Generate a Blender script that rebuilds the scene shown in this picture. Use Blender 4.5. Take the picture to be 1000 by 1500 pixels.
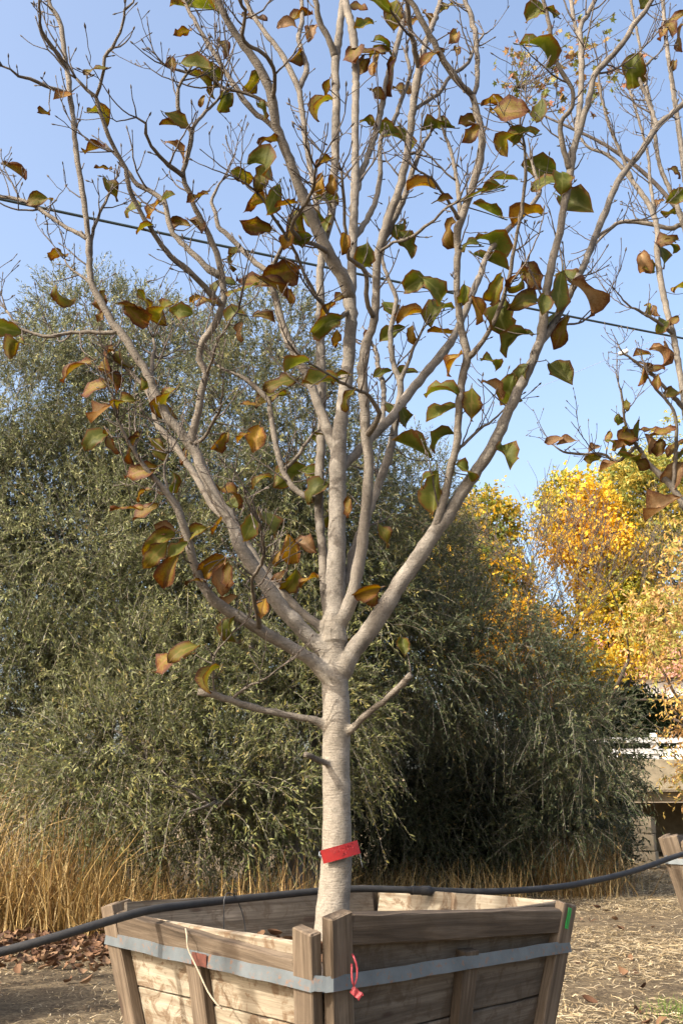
import bpy, bmesh, math, random
import numpy as np
from mathutils import Vector, Matrix, noise
R = math.radians
random.seed(7); rng = np.random.default_rng(7)
for o in list(bpy.data.objects): bpy.data.objects.remove(o)
scene = bpy.context.scene
col = scene.collection

# ------------------------------------------------------------------ camera, sky, sun, exposure
F, VH, HC = 1450.0, 1175.0, 1.35          # focal length in photo pixels, horizon row, eye height
PITCH = math.atan((VH - 750) / F)
cam_d = bpy.data.cameras.new('camera'); cam = bpy.data.objects.new('camera', cam_d); col.objects.link(cam)
cam.location = (0, 0, HC); cam.rotation_euler = (math.pi/2 + PITCH, 0, 0)
cam_d.sensor_fit = 'VERTICAL'; cam_d.sensor_height = 36.0; cam_d.lens = 36.0*F/1500
cam_d.clip_start = 0.05; cam_d.clip_end = 2000
scene.camera = cam
SUN_EL = 36.0; SUN_AZ = 234.0             # azimuth clockwise from +Y: front-left, behind the camera
w = bpy.data.worlds.new('World'); scene.world = w; w.use_nodes = True
nt = w.node_tree; bg = nt.nodes['Background']
sky = nt.nodes.new('ShaderNodeTexSky'); sky.sky_type = 'NISHITA'; sky.sun_disc = False
sky.sun_elevation = R(SUN_EL); sky.sun_rotation = R(SUN_AZ)
sky.air_density = 1.0; sky.dust_density = 6.0; sky.ozone_density = 0.6; sky.altitude = 50
nt.links.new(sky.outputs[0], bg.inputs[0]); bg.inputs[1].default_value = 0.15
sd = bpy.data.lights.new('sun', 'SUN'); sun = bpy.data.objects.new('sun', sd); col.objects.link(sun)
sd.energy = 2.8; sd.angle = R(0.53); sd.color = (1.0, 0.93, 0.82)
S = Vector((math.sin(R(SUN_AZ))*math.cos(R(SUN_EL)), math.cos(R(SUN_AZ))*math.cos(R(SUN_EL)), math.sin(R(SUN_EL))))
sun.rotation_euler = S.to_track_quat('Z', 'Y').to_euler(); sun.location = (-8, -6, 12)
vs = scene.view_settings; vs.view_transform = 'Standard'; vs.look = 'None'; vs.gamma = 1; vs.use_curve_mapping = False
vs.exposure = 1.45
scene.render.engine = 'CYCLES'
scene.render.resolution_x = 682; scene.render.resolution_y = 1024

# ------------------------------------------------------------------ helpers
CP, SP = math.cos(PITCH), math.sin(PITCH)
def ray(px, py):
    a, b = (px-500)/F, (750-py)/F
    return Vector((a, CP - b*SP, SP + b*CP))
def P(px, py, y):                       # the point of a pixel's ray at world depth y
    d = ray(px, py); return Vector((0, 0, HC)) + d*(y/d.y)
def PZ(px, py, z):                      # ... at world height z
    d = ray(px, py); return Vector((0, 0, HC)) + d*((z-HC)/d.z)
def depth(p): return p[1]*CP + (p[2]-HC)*SP
def proj(p):
    d = depth(p); up = -p[1]*SP + (p[2]-HC)*CP
    return 500+F*p[0]/d, 750-F*up/d
def tag(o, label=None, cat=None, group=None, kind=None):
    if label: o['label'] = label
    if cat: o['category'] = cat
    if group: o['group'] = group
    if kind: o['kind'] = kind
    return o
def empty(name, loc=(0, 0, 0)):
    o = bpy.data.objects.new(name, None); col.objects.link(o); o.location = loc; o.empty_display_size = .1
    return o
def link(name, me, parent=None, mat=None):
    o = bpy.data.objects.new(name, me); col.objects.link(o)
    if mat is not None and not len(me.materials): me.materials.append(mat)
    if parent is not None:
        o.parent = parent
        o.matrix_parent_inverse = Matrix.Translation(-Vector(parent.location)) if parent.type == 'EMPTY' else Matrix()
    return o
def np_mesh(name, V, Fq, cols=None, smooth=False, attrs=None):
    V = np.asarray(V, dtype=np.float32); Fq = np.asarray(Fq, dtype=np.int32)
    me = bpy.data.meshes.new(name); k = Fq.shape[1]
    me.vertices.add(len(V)); me.vertices.foreach_set('co', V.ravel())
    me.loops.add(Fq.size); me.loops.foreach_set('vertex_index', Fq.ravel())
    me.polygons.add(len(Fq)); me.polygons.foreach_set('loop_start', np.arange(0, Fq.size, k, dtype=np.int32))
    if smooth: me.polygons.foreach_set('use_smooth', np.ones(len(Fq), dtype=bool))
    if cols is not None:
        c = me.color_attributes.new('tint', 'FLOAT_COLOR', 'POINT')
        c4 = np.ones((len(V), 4), dtype=np.float32); c4[:, :3] = cols; c.data.foreach_set('color', c4.ravel())
    for n, a in (attrs or {}).items():
        at = me.attributes.new(n, 'FLOAT', 'POINT'); at.data.foreach_set('value', np.asarray(a, dtype=np.float32))
    me.update(calc_edges=True); me.validate()
    return me
def norm(a): return a/np.maximum(np.linalg.norm(a, axis=-1, keepdims=True), 1e-9)

class Tubes:                            # many tapered tubes gathered into one mesh
    def __init__(s): s.V, s.Q, s.A, s.n = [], [], [], 0
    def add(s, pts, rad, seg=8, jit=0.0):
        p = np.array([tuple(q) for q in pts], dtype=float); r = np.array(rad, dtype=float); m = len(p)
        if m < 2: return
        t = np.gradient(p, axis=0); t = norm(t)
        ref = np.array([0.31, -0.77, 0.11]) if abs(t[0] @ np.array([.36, -.9, .13])) < .9 else np.array([1., 0, .2])
        a = np.empty_like(p); v = ref
        for i in range(m):
            v = v - t[i]*(v @ t[i]); v = v/max(np.linalg.norm(v), 1e-6); a[i] = v
        b = np.cross(t, a)
        an = np.linspace(0, 2*np.pi, seg, endpoint=False)
        rr = r[:, None]*(1+jit*rng.normal(size=(m, seg))) if jit else np.repeat(r[:, None], seg, 1)
        ring = p[:, None, :] + rr[..., None]*(a[:, None, :]*np.cos(an)[None, :, None] + b[:, None, :]*np.sin(an)[None, :, None])
        base = s.n; s.V.append(ring.reshape(-1, 3)); s.V.append(p[[0, -1]]); s.A.append(np.concatenate([np.repeat(r, seg), r[[0, -1]]]))
        idx = base + np.arange(m*seg).reshape(m, seg); nx = np.roll(idx, -1, 1)
        s.Q.append(np.stack([idx[:-1], nx[:-1], nx[1:], idx[1:]], -1).reshape(-1, 4))
        c0, c1 = base+m*seg, base+m*seg+1
        s.Q.append(np.stack([nx[0], idx[0], np.full(seg, c0), np.full(seg, c0)], -1))
        s.Q.append(np.stack([idx[-1], nx[-1], np.full(seg, c1), np.full(seg, c1)], -1))
        s.n += m*seg+2
    def mesh(s, name):
        V = np.concatenate(s.V); Q = np.concatenate(s.Q)
        me = bpy.data.meshes.new(name); tri = Q[:, 2] == Q[:, 3]
        q, t3 = Q[~tri], Q[tri][:, :3]
        loops = np.concatenate([q.ravel(), t3.ravel()]).astype(np.int32)
        st = np.concatenate([np.arange(len(q))*4, len(q)*4 + np.arange(len(t3))*3]).astype(np.int32)
        me.vertices.add(len(V)); me.vertices.foreach_set('co', V.astype(np.float32).ravel())
        me.loops.add(len(loops)); me.loops.foreach_set('vertex_index', loops)
        me.polygons.add(len(st)); me.polygons.foreach_set('loop_start', st)
        me.polygons.foreach_set('use_smooth', np.ones(len(st), dtype=bool))
        at = me.attributes.new('thick', 'FLOAT', 'POINT'); at.data.foreach_set('value', np.concatenate(s.A).astype(np.float32))
        me.update(calc_edges=True); me.validate()
        return me
    def build(s, name, mat, parent=None):
        if not s.n: return None
        return link(name, s.mesh(name), parent, mat)
def resample(pts, rad, step):
    """Catmull-Rom through the points, evenly spaced"""
    p = np.array([tuple(q) for q in pts], float); r = np.array(rad, float)
    e = np.vstack([2*p[0]-p[1], p, 2*p[-1]-p[-2]])
    out, ro = [], []
    for i in range(len(p)-1):
        L = np.linalg.norm(p[i+1]-p[i]); n = max(1, int(round(L/step)))
        for k in range(n):
            u = k/n; p0, p1, p2, p3 = e[i:i+4]
            out.append(.5*((2*p1)+(-p0+p2)*u+(2*p0-5*p1+4*p2-p3)*u*u+(-p0+3*p1-3*p2+p3)*u**3)); ro.append(r[i]*(1-u)+r[i+1]*u)
    out.append(p[-1]); ro.append(r[-1])
    return np.array(out), np.array(ro)

# ------------------------------------------------------------------ materials
MATS = {}
def newmat(name):
    m = bpy.data.materials.new(name); m.use_nodes = True; MATS[name] = m
    t = m.node_tree; return m, t, t.nodes['Principled BSDF']
def N(t, typ, **kw):
    n = t.nodes.new('ShaderNode'+typ)
    for k, v in kw.items(): setattr(n, k, v)
    return n
def ramp(t, fac, stops):
    r = N(t, 'ValToRGB'); e = r.color_ramp.elements
    while len(e) < len(stops): e.new(.5)
    for q, (p, c) in zip(e, stops): q.position = p; q.color = (*c, 1)
    t.links.new(fac, r.inputs[0]); return r.outputs[0]
def coords(t, scale, kind='Object'):
    tc = N(t, 'TexCoord'); mp = N(t, 'Mapping'); mp.inputs['Scale'].default_value = scale
    t.links.new(tc.outputs[kind], mp.inputs[0]); return mp.outputs[0]
def noi(t, vec, scale, detail=5, rough=.6, dist=0):
    n = N(t, 'TexNoise'); n.inputs['Scale'].default_value = scale; n.inputs['Detail'].default_value = detail
    n.inputs['Roughness'].default_value = rough; n.inputs['Distortion'].default_value = dist
    t.links.new(vec, n.inputs['Vector']); return n.outputs['Fac']
def mix(t, fac, a, b, mode='MIX'):
    m = N(t, 'Mix', data_type='RGBA', blend_type=mode)
    for s_, v in ((0, fac), (6, a), (7, b)):
        if isinstance(v, (int, float)): m.inputs[s_].default_value = v
        elif isinstance(v, tuple): m.inputs[s_].default_value = (*v, 1)
        else: t.links.new(v, m.inputs[s_])
    return m.outputs[2]
def bump(t, b, h, strength, dist):
    n = N(t, 'Bump'); n.inputs['Strength'].default_value = strength; n.inputs['Distance'].default_value = dist
    t.links.new(h, n.inputs['Height']); t.links.new(n.outputs[0], b.inputs['Normal'])
def plain(name, c, rough=.7, metal=0, var=.25, scale=12):
    m, t, b = newmat(name); v = coords(t, (1, 1, 1))
    f = noi(t, v, scale)
    d = tuple(x*(1-var) for x in c); l = tuple(min(1, x*(1+var)) for x in c)
    t.links.new(ramp(t, f, [(.3, d), (.7, l)]), b.inputs['Base Color'])
    b.inputs['Roughness'].default_value = rough; b.inputs['Metallic'].default_value = metal
    bump(t, b, f, .25, .01); return m
def wood(name, dark, mid, light, stain=None, stain_amt=.5):
    m, t, b = newmat(name)
    info = N(t, 'ObjectInfo'); tc = N(t, 'TexCoord'); add = N(t, 'VectorMath', operation='ADD')
    sc = N(t, 'VectorMath', operation='SCALE'); sc.inputs[3].default_value = 37.0
    cb = N(t, 'CombineXYZ')
    for k in range(3): t.links.new(info.outputs['Random'], cb.inputs[k])
    t.links.new(cb.outputs[0], sc.inputs[0]); t.links.new(tc.outputs['Object'], add.inputs[0]); t.links.new(sc.outputs[0], add.inputs[1])
    mp = N(t, 'Mapping'); mp.inputs['Scale'].default_value = (1.2, 26, 26); t.links.new(add.outputs[0], mp.inputs[0])
    mp2 = N(t, 'Mapping'); mp2.inputs['Scale'].default_value = (4, 130, 130); t.links.new(add.outputs[0], mp2.inputs[0])
    g = noi(t, mp.outputs[0], 1.0, 6, .65, 1.2); fg = noi(t, mp2.outputs[0], 1.0, 4, .6)
    base = ramp(t, g, [(.3, dark), (.5, mid), (.7, light)])
    c1 = mix(t, fg, (.5, .5, .5), (1.25, 1.25, 1.25)); base = mix(t, .8, base, c1, 'MULTIPLY')
    blot = noi(t, add.outputs[0], 5.5, 5, .6, .4)
    base = mix(t, ramp(t, blot, [(.42, (0, 0, 0)), (.68, (.55, .55, .55))]), base, tuple(x*.55 for x in mid))
    if stain:
        s2 = noi(t, add.outputs[0], 9.0, 6, .68, 1.5)
        base = mix(t, ramp(t, s2, [(.50, (0, 0, 0)), (.60, (stain_amt,)*3), (.72, (stain_amt*.5,)*3)]), base, stain)
    wav = N(t, 'TexVoronoi', feature='F1'); mp3 = N(t, 'Mapping'); mp3.inputs['Scale'].default_value = (2.6, 9, 9)
    t.links.new(add.outputs[0], mp3.inputs[0]); t.links.new(mp3.outputs[0], wav.inputs['Vector']); wav.inputs['Scale'].default_value = 1
    base = mix(t, ramp(t, wav.outputs['Distance'], [(.085, (.85, .85, .85)), (.125, (0, 0, 0))]), base, (.05, .032, .022))
    br = N(t, 'HueSaturation'); mr = N(t, 'MapRange'); mr.inputs['To Min'].default_value = .78; mr.inputs['To Max'].default_value = 1.15
    t.links.new(info.outputs['Random'], mr.inputs[0]); t.links.new(mr.outputs[0], br.inputs['Value']); t.links.new(base, br.inputs['Color'])
    t.links.new(br.outputs[0], b.inputs['Base Color']); b.inputs['Roughness'].default_value = .82
    b.inputs['Specular IOR Level'].default_value = .25
    bump(t, b, fg, .55, .004); return m
M_WOOD = wood('weathered_wood', (.052, .037, .024), (.135, .099, .066), (.225, .175, .124))
M_BOARD = wood('pale_stained_wood', (.19, .15, .105), (.31, .26, .185), (.40, .355, .275), (.11, .062, .03), .8)
M_GREYB = wood('grey_board', (.065, .05, .036), (.145, .118, .088), (.22, .185, .145), (.07, .048, .03), .6)

def bark(name, dark, mid, light, sc=1.0, young=None):
    m, t, b = newmat(name); v = coords(t, (1, 1, 1))
    blot = noi(t, v, 9*sc, 6, .65); base = ramp(t, blot, [(.3, dark), (.48, mid), (.7, light)])
    hz = N(t, 'Mapping'); hz.inputs['Scale'].default_value = (30, 30, 170); t.links.new(v, hz.inputs[0])
    l = noi(t, hz.outputs[0], 1.0*sc, 3, .5)
    base = mix(t, ramp(t, l, [(.56, (0, 0, 0)), (.70, (.55, .55, .55))]), base, tuple(x*.55 for x in mid))
    fine = noi(t, v, 140, 4, .7); base = mix(t, ramp(t, fine, [(.50, (0, 0, 0)), (.66, (.5, .5, .5))]), base, tuple(x*.5 for x in mid))
    lich = noi(t, v, 26, 6, .75, .6); base = mix(t, ramp(t, lich, [(.54, (0, 0, 0)), (.64, (.55, .55, .55))]), base, (mid[0]*.52, mid[1]*.52, mid[2]*.5))
    lich2 = noi(t, v, 55, 5, .7, .3); base = mix(t, ramp(t, lich2, [(.60, (0, 0, 0)), (.68, (.6, .6, .6))]), base, tuple(min(1, x*1.25) for x in light))
    base = mix(t, ramp(t, noi(t, v, 3.1, 4, .6), [(.5, (0, 0, 0)), (.75, (.4, .4, .4))]), base, tuple(min(1, x*1.3) for x in light))
    if young:                              # younger, thinner wood is browner
        at = N(t, 'Attribute', attribute_name='thick'); mr = N(t, 'MapRange'); mr.inputs['From Min'].default_value = .004; mr.inputs['From Max'].default_value = .034
        t.links.new(at.outputs['Fac'], mr.inputs[0]); base = mix(t, mr.outputs[0], mix(t, .85, base, young, 'MULTIPLY'), base)
    t.links.new(base, b.inputs['Base Color']); b.inputs['Roughness'].default_value = .75
    b.inputs['Specular IOR Level'].default_value = .3
    h = mix(t, .5, l, fine); bump(t, b, h, .8, .008); return m
M_BARK = bark('magnolia_bark', (.10, .084, .063), (.205, .176, .137), (.29, .255, .205))
M_LIMB = bark('magnolia_limb_bark', (.085, .073, .058), (.18, .157, .127), (.265, .236, .195), 1.5, (.55, .50, .45))
M_TWIG = bark('magnolia_twig', (.05, .038, .030), (.09, .072, .058), (.15, .122, .10), 3)
M_OLBARK = bark('olive_bark', (.07, .06, .05), (.16, .135, .11), (.26, .22, .18), 1)
M_OLTWIG = bark('olive_twig', (.12, .10, .08), (.22, .19, .15), (.32, .28, .23), 1)
M_DARKBARK = bark('dark_bark', (.03, .022, .018), (.075, .055, .042), (.14, .10, .08), 1)

def leafmat(name, inner, outer, rim, trans=.35):
    m, t, b = newmat(name); v = coords(t, (1, 1, 1))
    info = N(t, 'ObjectInfo'); at = N(t, 'Attribute', attribute_name='edge')
    sh = N(t, 'VectorMath', operation='ADD'); cb = N(t, 'CombineXYZ'); mm = N(t, 'Math', operation='MULTIPLY'); mm.inputs[1].default_value = 50
    t.links.new(info.outputs['Random'], mm.inputs[0]); t.links.new(mm.outputs[0], cb.inputs[0]); t.links.new(v, sh.inputs[0]); t.links.new(cb.outputs[0], sh.inputs[1])
    n1 = noi(t, sh.outputs[0], 22, 4, .6)
    ad = N(t, 'Math', operation='ADD'); t.links.new(at.outputs['Fac'], ad.inputs[0]); 
    sb = N(t, 'Math', operation='MULTIPLY_ADD'); t.links.new(n1, sb.inputs[0]); sb.inputs[1].default_value = 1.5; sb.inputs[2].default_value = -.75
    t.links.new(sb.outputs[0], ad.inputs[1])
    c = ramp(t, ad.outputs[0], [(.12, inner), (.55, outer), (.85, rim)])
    vn = N(t, 'Attribute', attribute_name='vein')
    c = mix(t, ramp(t, vn.outputs['Fac'], [(.0, (.55, .55, .55)), (.12, (0, 0, 0))]), c, tuple(min(1, x*1.6+.03) for x in outer))
    hs = N(t, 'HueSaturation'); mr = N(t, 'MapRange'); mr.inputs['To Min'].default_value = .75; mr.inputs['To Max'].default_value = 1.25
    t.links.new(info.outputs['Random'], mr.inputs[0]); t.links.new(mr.outputs[0], hs.inputs['Value']); t.links.new(c, hs.inputs['Color'])
    c = hs.outputs[0]
    t.links.new(c, b.inputs['Base Color']); b.inputs['Roughness'].default_value = .6; b.inputs['Specular IOR Level'].default_value = .22
    tr = N(t, 'BsdfTranslucent'); br = N(t, 'HueSaturation'); br.inputs['Value'].default_value = 1.5; br.inputs['Saturation'].default_value = 1.1
    t.links.new(c, br.inputs['Color']); t.links.new(br.outputs[0], tr.inputs[0])
    mx = N(t, 'MixShader'); mx.inputs[0].default_value = trans
    t.links.new(b.outputs[0], mx.inputs[1]); t.links.new(tr.outputs[0], mx.inputs[2])
    t.links.new(mx.outputs[0], t.nodes['Material Output'].inputs[0]); return m
L_G = leafmat('leaf_green', (.066, .076, .010), (.092, .088, .012), (.105, .045, .012))
L_Y = leafmat('leaf_yellow_green', (.105, .105, .013), (.14, .088, .012), (.065, .023, .009))
L_B = leafmat('leaf_brown', (.13, .095, .014), (.098, .036, .009), (.055, .019, .007), .3)
L_O = leafmat('leaf_ochre', (.20, .125, .016), (.17, .078, .012), (.085, .03, .009))
L_T = leafmat('leaf_tan', (.23, .145, .068), (.18, .092, .036), (.10, .042, .018))
LT = dict(g=L_G, y=L_Y, b=L_B, o=L_O, t=L_T)

def tinted(name, rough=.6, trans=.25, back=None, spec=.3):    # foliage whose leaf colours vary leaf by leaf
    m, t, b = newmat(name); a = N(t, 'Attribute', attribute_name='tint'); c = a.outputs['Color']
    if back:                                                    # leaves with a paler underside
        g = N(t, 'NewGeometry'); c = mix(t, g.outputs['Backfacing'], c, mix(t, .7, c, back))
    t.links.new(c, b.inputs['Base Color']); b.inputs['Roughness'].default_value = rough; b.inputs['Specular IOR Level'].default_value = spec
    tr = N(t, 'BsdfTranslucent'); t.links.new(c, tr.inputs[0]); mx = N(t, 'MixShader'); mx.inputs[0].default_value = trans
    t.links.new(b.outputs[0], mx.inputs[1]); t.links.new(tr.outputs[0], mx.inputs[2]); t.links.new(mx.outputs[0], t.nodes['Material Output'].inputs[0])
    return m
M_OLIVE = tinted('olive_foliage', .5, .2, (.21, .22, .13), .25)
M_LEAFY = tinted('autumn_foliage', .55, .4)
M_STRAW = tinted('dry_stalks', .7, .25)
M_LITTER = tinted('fallen_leaves', .8, .1)

# ------------------------------------------------------------------ ground
def ground_material():
    m, t, b = newmat('soil'); v = coords(t, (1, 1, 1))
    a = noi(t, v, 1.3, 6, .65); f = noi(t, v, 38, 6, .75); g = noi(t, v, 7, 5, .7)
    c = ramp(t, f, [(.30, (.035, .027, .02)), (.5, (.110, .082, .053)), (.66, (.24, .185, .115))])
    c = mix(t, ramp(t, g, [(.40, (0, 0, 0)), (.62, (.75, .75, .75))]), c, ramp(t, f, [(.35, (.12, .09, .055)), (.65, (.34, .265, .16))]))
    c = mix(t, ramp(t, a, [(.45, (0, 0, 0)), (.62, (.5, .5, .5))]), c, (.055, .043, .03))
    t.links.new(c, b.inputs['Base Color']); b.inputs['Roughness'].default_value = .95; b.inputs['Specular IOR Level'].default_value = .1
    bump(t, b, mix(t, .5, f, g), 1.0, .05); return m
M_SOIL = ground_material()
def gh(x, y):
    return .025*(noise.noise(Vector((x*.9, y*.9, 3)))) + .012*noise.noise(Vector((x*4, y*4, 1)))
def make_ground():
    xs = np.concatenate([[-700, -300, -120, -60, -30, -18], np.linspace(-11, 11, 112), [18, 30, 60, 120, 300, 700]])
    ys = np.concatenate([[-300, -60, -20, -8], np.linspace(-2, 20, 112), [24, 30, 45, 80, 200, 900]])
    X, Y = np.meshgrid(xs, ys); Z = np.zeros_like(X)
    for i in range(X.shape[0]):
        for j in range(X.shape[1]):
            if abs(X[i, j]) < 11.5 and -2.5 < Y[i, j] < 20.5: Z[i, j] = gh(X[i, j], Y[i, j])
    n, m = X.shape; idx = np.arange(n*m).reshape(n, m)
    Q = np.stack([idx[:-1, :-1], idx[:-1, 1:], idx[1:, 1:], idx[1:, :-1]], -1).reshape(-1, 4)
    o = link('ground', np_mesh('ground', np.stack([X, Y, Z], -1).reshape(-1, 3), Q, smooth=True), None, M_SOIL)
    tag(o, kind='structure')
make_ground()

# ------------------------------------------------------------------ leaf clouds
def leaf_cloud(B, D, U, Ln, Wd, fold=.25):
    """diamond leaves: base B, direction D, surface normal U"""
    D = norm(D); Sd = norm(np.cross(D, U)); U = np.cross(Sd, D)
    Ln = Ln[:, None]; Wd = Wd[:, None]
    m = B + D*Ln*.45
    V = np.stack([B, m + Sd*Wd*.5 + U*Wd*fold, B + D*Ln - U*Ln*.08, m - Sd*Wd*.5 + U*Wd*fold], 1)
    n = len(B); Q = (np.arange(n)[:, None]*4 + np.arange(4)[None, :])
    return V.reshape(-1, 3), Q
def unit(n): return norm(rng.normal(size=(n, 3)))
def vnoise(Pn, sc, seed):
    g = np.random.default_rng(seed); out = np.zeros(len(Pn))
    for k in range(7):
        d = norm(g.normal(size=3))*sc*(.6+.25*k); out += np.sin(Pn @ d + g.uniform(0, 6.28))/(1+.25*k)
    return out/2.6
def sample_blobs(blobs, n, seed, rin=.6, gap=.15, nsc=1.6):
    vol = np.array([b[3] if len(b) > 3 else (b[1][0]*b[1][2]+b[1][0]*b[1][1]) for b in blobs], float); vol /= vol.sum()
    P_, O_ = [], []
    for (c, r, *_), f in zip(blobs, vol):
        k = int(n*f*3.2)+1; u = unit(k); rr = rin + (1.03-rin)*rng.random(k)**.6
        rr *= 1 + .17*vnoise(u*2.0+np.array(c), 2.2, seed)
        p = np.array(c) + u*np.array(r)*rr[:, None]
        o = norm(u/np.array(r)); P_.append(p); O_.append(o)
    Pn, On = np.concatenate(P_), np.concatenate(O_)
    keep = (vnoise(Pn, nsc*2, seed+1) + .35*rng.normal(size=len(Pn)) > -gap*3) & (Pn[:, 2] > .05) & ((On[:, 1] < .25) | (rng.random(len(Pn)) < .3))
    Pn, On = Pn[keep], On[keep]; i = rng.permutation(len(Pn))[:n]
    return Pn[i], On[i]
def sprays(p, d, K, length, droop):
    """K points and tangents along a drooping spray from each p in direction d"""
    n = len(p); t = np.linspace(.12, 1, K)[None, :, None]
    L = length[:, None, None]; g = np.array([0, 0, -1.0])
    pts = p[:, None] + d[:, None]*L*t + g*droop[:, None, None]*L*t**2
    tan = norm(d[:, None] + 2*g*droop[:, None, None]*t)
    return pts, tan
def olive_tree(name, label, base, blobs, n_spray, seed, pal, stems, leaf=(.072, .0165), K=20):
    global rng
    rng = np.random.default_rng(seed)
    root = empty(name, base); tag(root, label, 'olive tree', 'olive trees growing behind the boxed trees')
    p, o = sample_blobs(blobs, n_spray, seed, .5, .2, 1.3)
    upw = np.clip(o[:, 2:3], 0, 1)
    d = norm(o*.8 + unit(len(p))*.75 + np.array([0, 0, 1.])*(.1 + .7*upw))
    L = rng.uniform(.3, .75, len(p)); dr = rng.uniform(.1, .65, len(p))*(1-.75*upw[:, 0])
    pts, tan = sprays(p, d, K, L, dr)
    B = pts.reshape(-1, 3); T = tan.reshape(-1, 3); n = len(B)
    D = norm(T*.75 + unit(n)*.7); U = norm(unit(n)*.8 + np.array([-.2, -.3, .7]))
    V, Q = leaf_cloud(B, D, U, leaf[0]*rng.uniform(.65, 1.3, n), leaf[1]*rng.uniform(.8, 1.35, n))
    br = rng.integers(0, len(pal), len(p)); c = np.array(pal)[br]*rng.uniform(.75, 1.25, (len(p), 1))
    c = np.repeat(c, K, 0)*rng.uniform(.7, 1.35, (n, 1)); dead = rng.random(n) < .025; c[dead] = np.array([.22, .16, .06])
    crown = link('crown', np_mesh('crown', V, Q, np.repeat(c, 4, 0)), root, M_OLIVE); tag(crown, kind='stuff')
    # the sprays' own twigs: thin 3-sided tubes
    sel = rng.permutation(len(p))[:int(len(p)*.75)]
    tp, tt = sprays(p[sel], d[sel], 5, L[sel], dr[sel]); m = len(sel)
    a = norm(np.cross(tt, np.array([.3, .2, .9]))); b = np.cross(tt, a); rad = np.linspace(.0042, .0015, 5)[None, :, None]
    ring = np.stack([tp + rad*(a*math.cos(x)+b*math.sin(x)) for x in (0, 2.1, 4.2)], 2).reshape(-1, 3)
    idx = np.arange(m*15).reshape(m, 5, 3); nx = np.roll(idx, -1, 2)
    tag(link('twigs', np_mesh('twigs', ring, np.stack([idx[:, :-1], nx[:, :-1], nx[:, 1:], idx[:, 1:]], -1).reshape(-1, 4), smooth=True), root, M_OLTWIG), kind='stuff')
    # trunks and limbs reaching into each blob
    for sx, sy in stems:
        tb = Tubes()
        b0 = np.array([sx, sy, -.05]); 
        mid = b0 + np.array([rng.normal()*.15, rng.normal()*.15, 1.1])
        tb.add(*resample([b0, b0+np.array([0, 0, .4]), mid], [.16, .12, .09], .15), 9, .04)
        for (c, r, *_) in blobs:
            if np.hypot(c[0]-sx, c[1]-sy) < 3.0 and c[2] > 1:
                q = np.array(c) + rng.normal(size=3)*np.array(r)*.3
                m2 = mid*.5 + q*.5 + rng.normal(size=3)*.2
                lp_, lr_ = resample([mid, m2, q], [.06, .04, .015], .2); tb.add(lp_, lr_, 7, .04)
                for k in range(6):
                    u = norm(rng.normal(size=3)+np.array([0, -.2, .4])); e = q + u*np.array(r)*rng.uniform(.5, .9)
                    s_ = lp_[rng.integers(len(lp_)//2, len(lp_))]
                    tb.add(*resample([s_, (s_+e)/2+rng.normal(size=3)*.1, e], [.016, .010, .003], .2), 5)
        tb.build('trunk', M_OLBARK, root)
    return root
PAL_OL = [(.08, .09, .025), (.115, .122, .037), (.06, .071, .02), (.17, .168, .06), (.145, .128, .036)]
PAL_SILVER = [(.135, .145, .052), (.18, .185, .075), (.10, .112, .038), (.21, .20, .08)]
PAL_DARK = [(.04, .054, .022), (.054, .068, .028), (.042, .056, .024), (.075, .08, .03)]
def blob(px, py, y, rx, rz, ry=None, wt=None):
    c = P(px, py, y); r = (rx, ry or rx*.8, rz)
    return (tuple(c), r) if wt is None else (tuple(c), r, wt)

# ------------------------------------------------------------------ olive trees behind the boxes
olive_tree('olive_tree', 'tall silvery olive tree rising highest behind the dry reeds', (-3.2, 14.6, 0), [
    blob(60, 640, 14.8, 1.9, 1.7), blob(235, 610, 15.4, 1.7, 1.7), blob(110, 850, 14.2, 2.1, 1.6), blob(300, 800, 14.6, 1.7, 1.7),
    blob(60, 1060, 13.8, 2.0, 1.4), blob(-190, 800, 14.5, 2.3, 2.4), blob(-190, 1060, 14.0, 2.2, 1.6), blob(140, 520, 15.6, 1.6, 1.2), blob(160, 760, 15.2, 1.8, 1.5), blob(200, 930, 14.4, 1.6, 1.2), blob(30, 940, 14.8, 1.8, 1.3), blob(30, 760, 15.2, 1.6, 1.4)],
    20000, 11, PAL_SILVER+PAL_OL[:3], [(-3.4, 14.8), (-2.6, 15.2)])
olive_tree('olive_tree', 'bushy olive shrub with drooping sprays directly behind the pale magnolia trunk', (-1.0, 13.4, 0), [
    blob(250, 1080, 13.0, 1.5, 1.4), blob(400, 1050, 13.2, 1.5, 1.5), blob(360, 880, 14.0, 1.5, 1.4), blob(170, 1130, 11.9, 1.0, .75),
    blob(470, 900, 14.6, 1.2, 1.5), blob(330, 1170, 12.0, 1.0, .75)],
    6200, 12, PAL_OL, [(-1.2, 13.6), (-.6, 13.9)])
olive_tree('olive_tree', 'dark green olive tree standing between the silvery olive and the yellow maples', (-.4, 14.6, 0), [
    blob(385, 640, 13.8, 1.25, 1.5), blob(450, 760, 13.8, 1.3, 1.5), blob(560, 850, 16.0, 1.4, 1.6), blob(400, 520, 14.2, .9, .9),
    blob(610, 760, 17.0, .8, 1.3), blob(500, 900, 13.9, 1.1, 1.1), blob(500, 760, 15.6, 1.2, 1.4)],
    6500, 13, PAL_DARK+PAL_OL, [(-.4, 14.6)])
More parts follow.
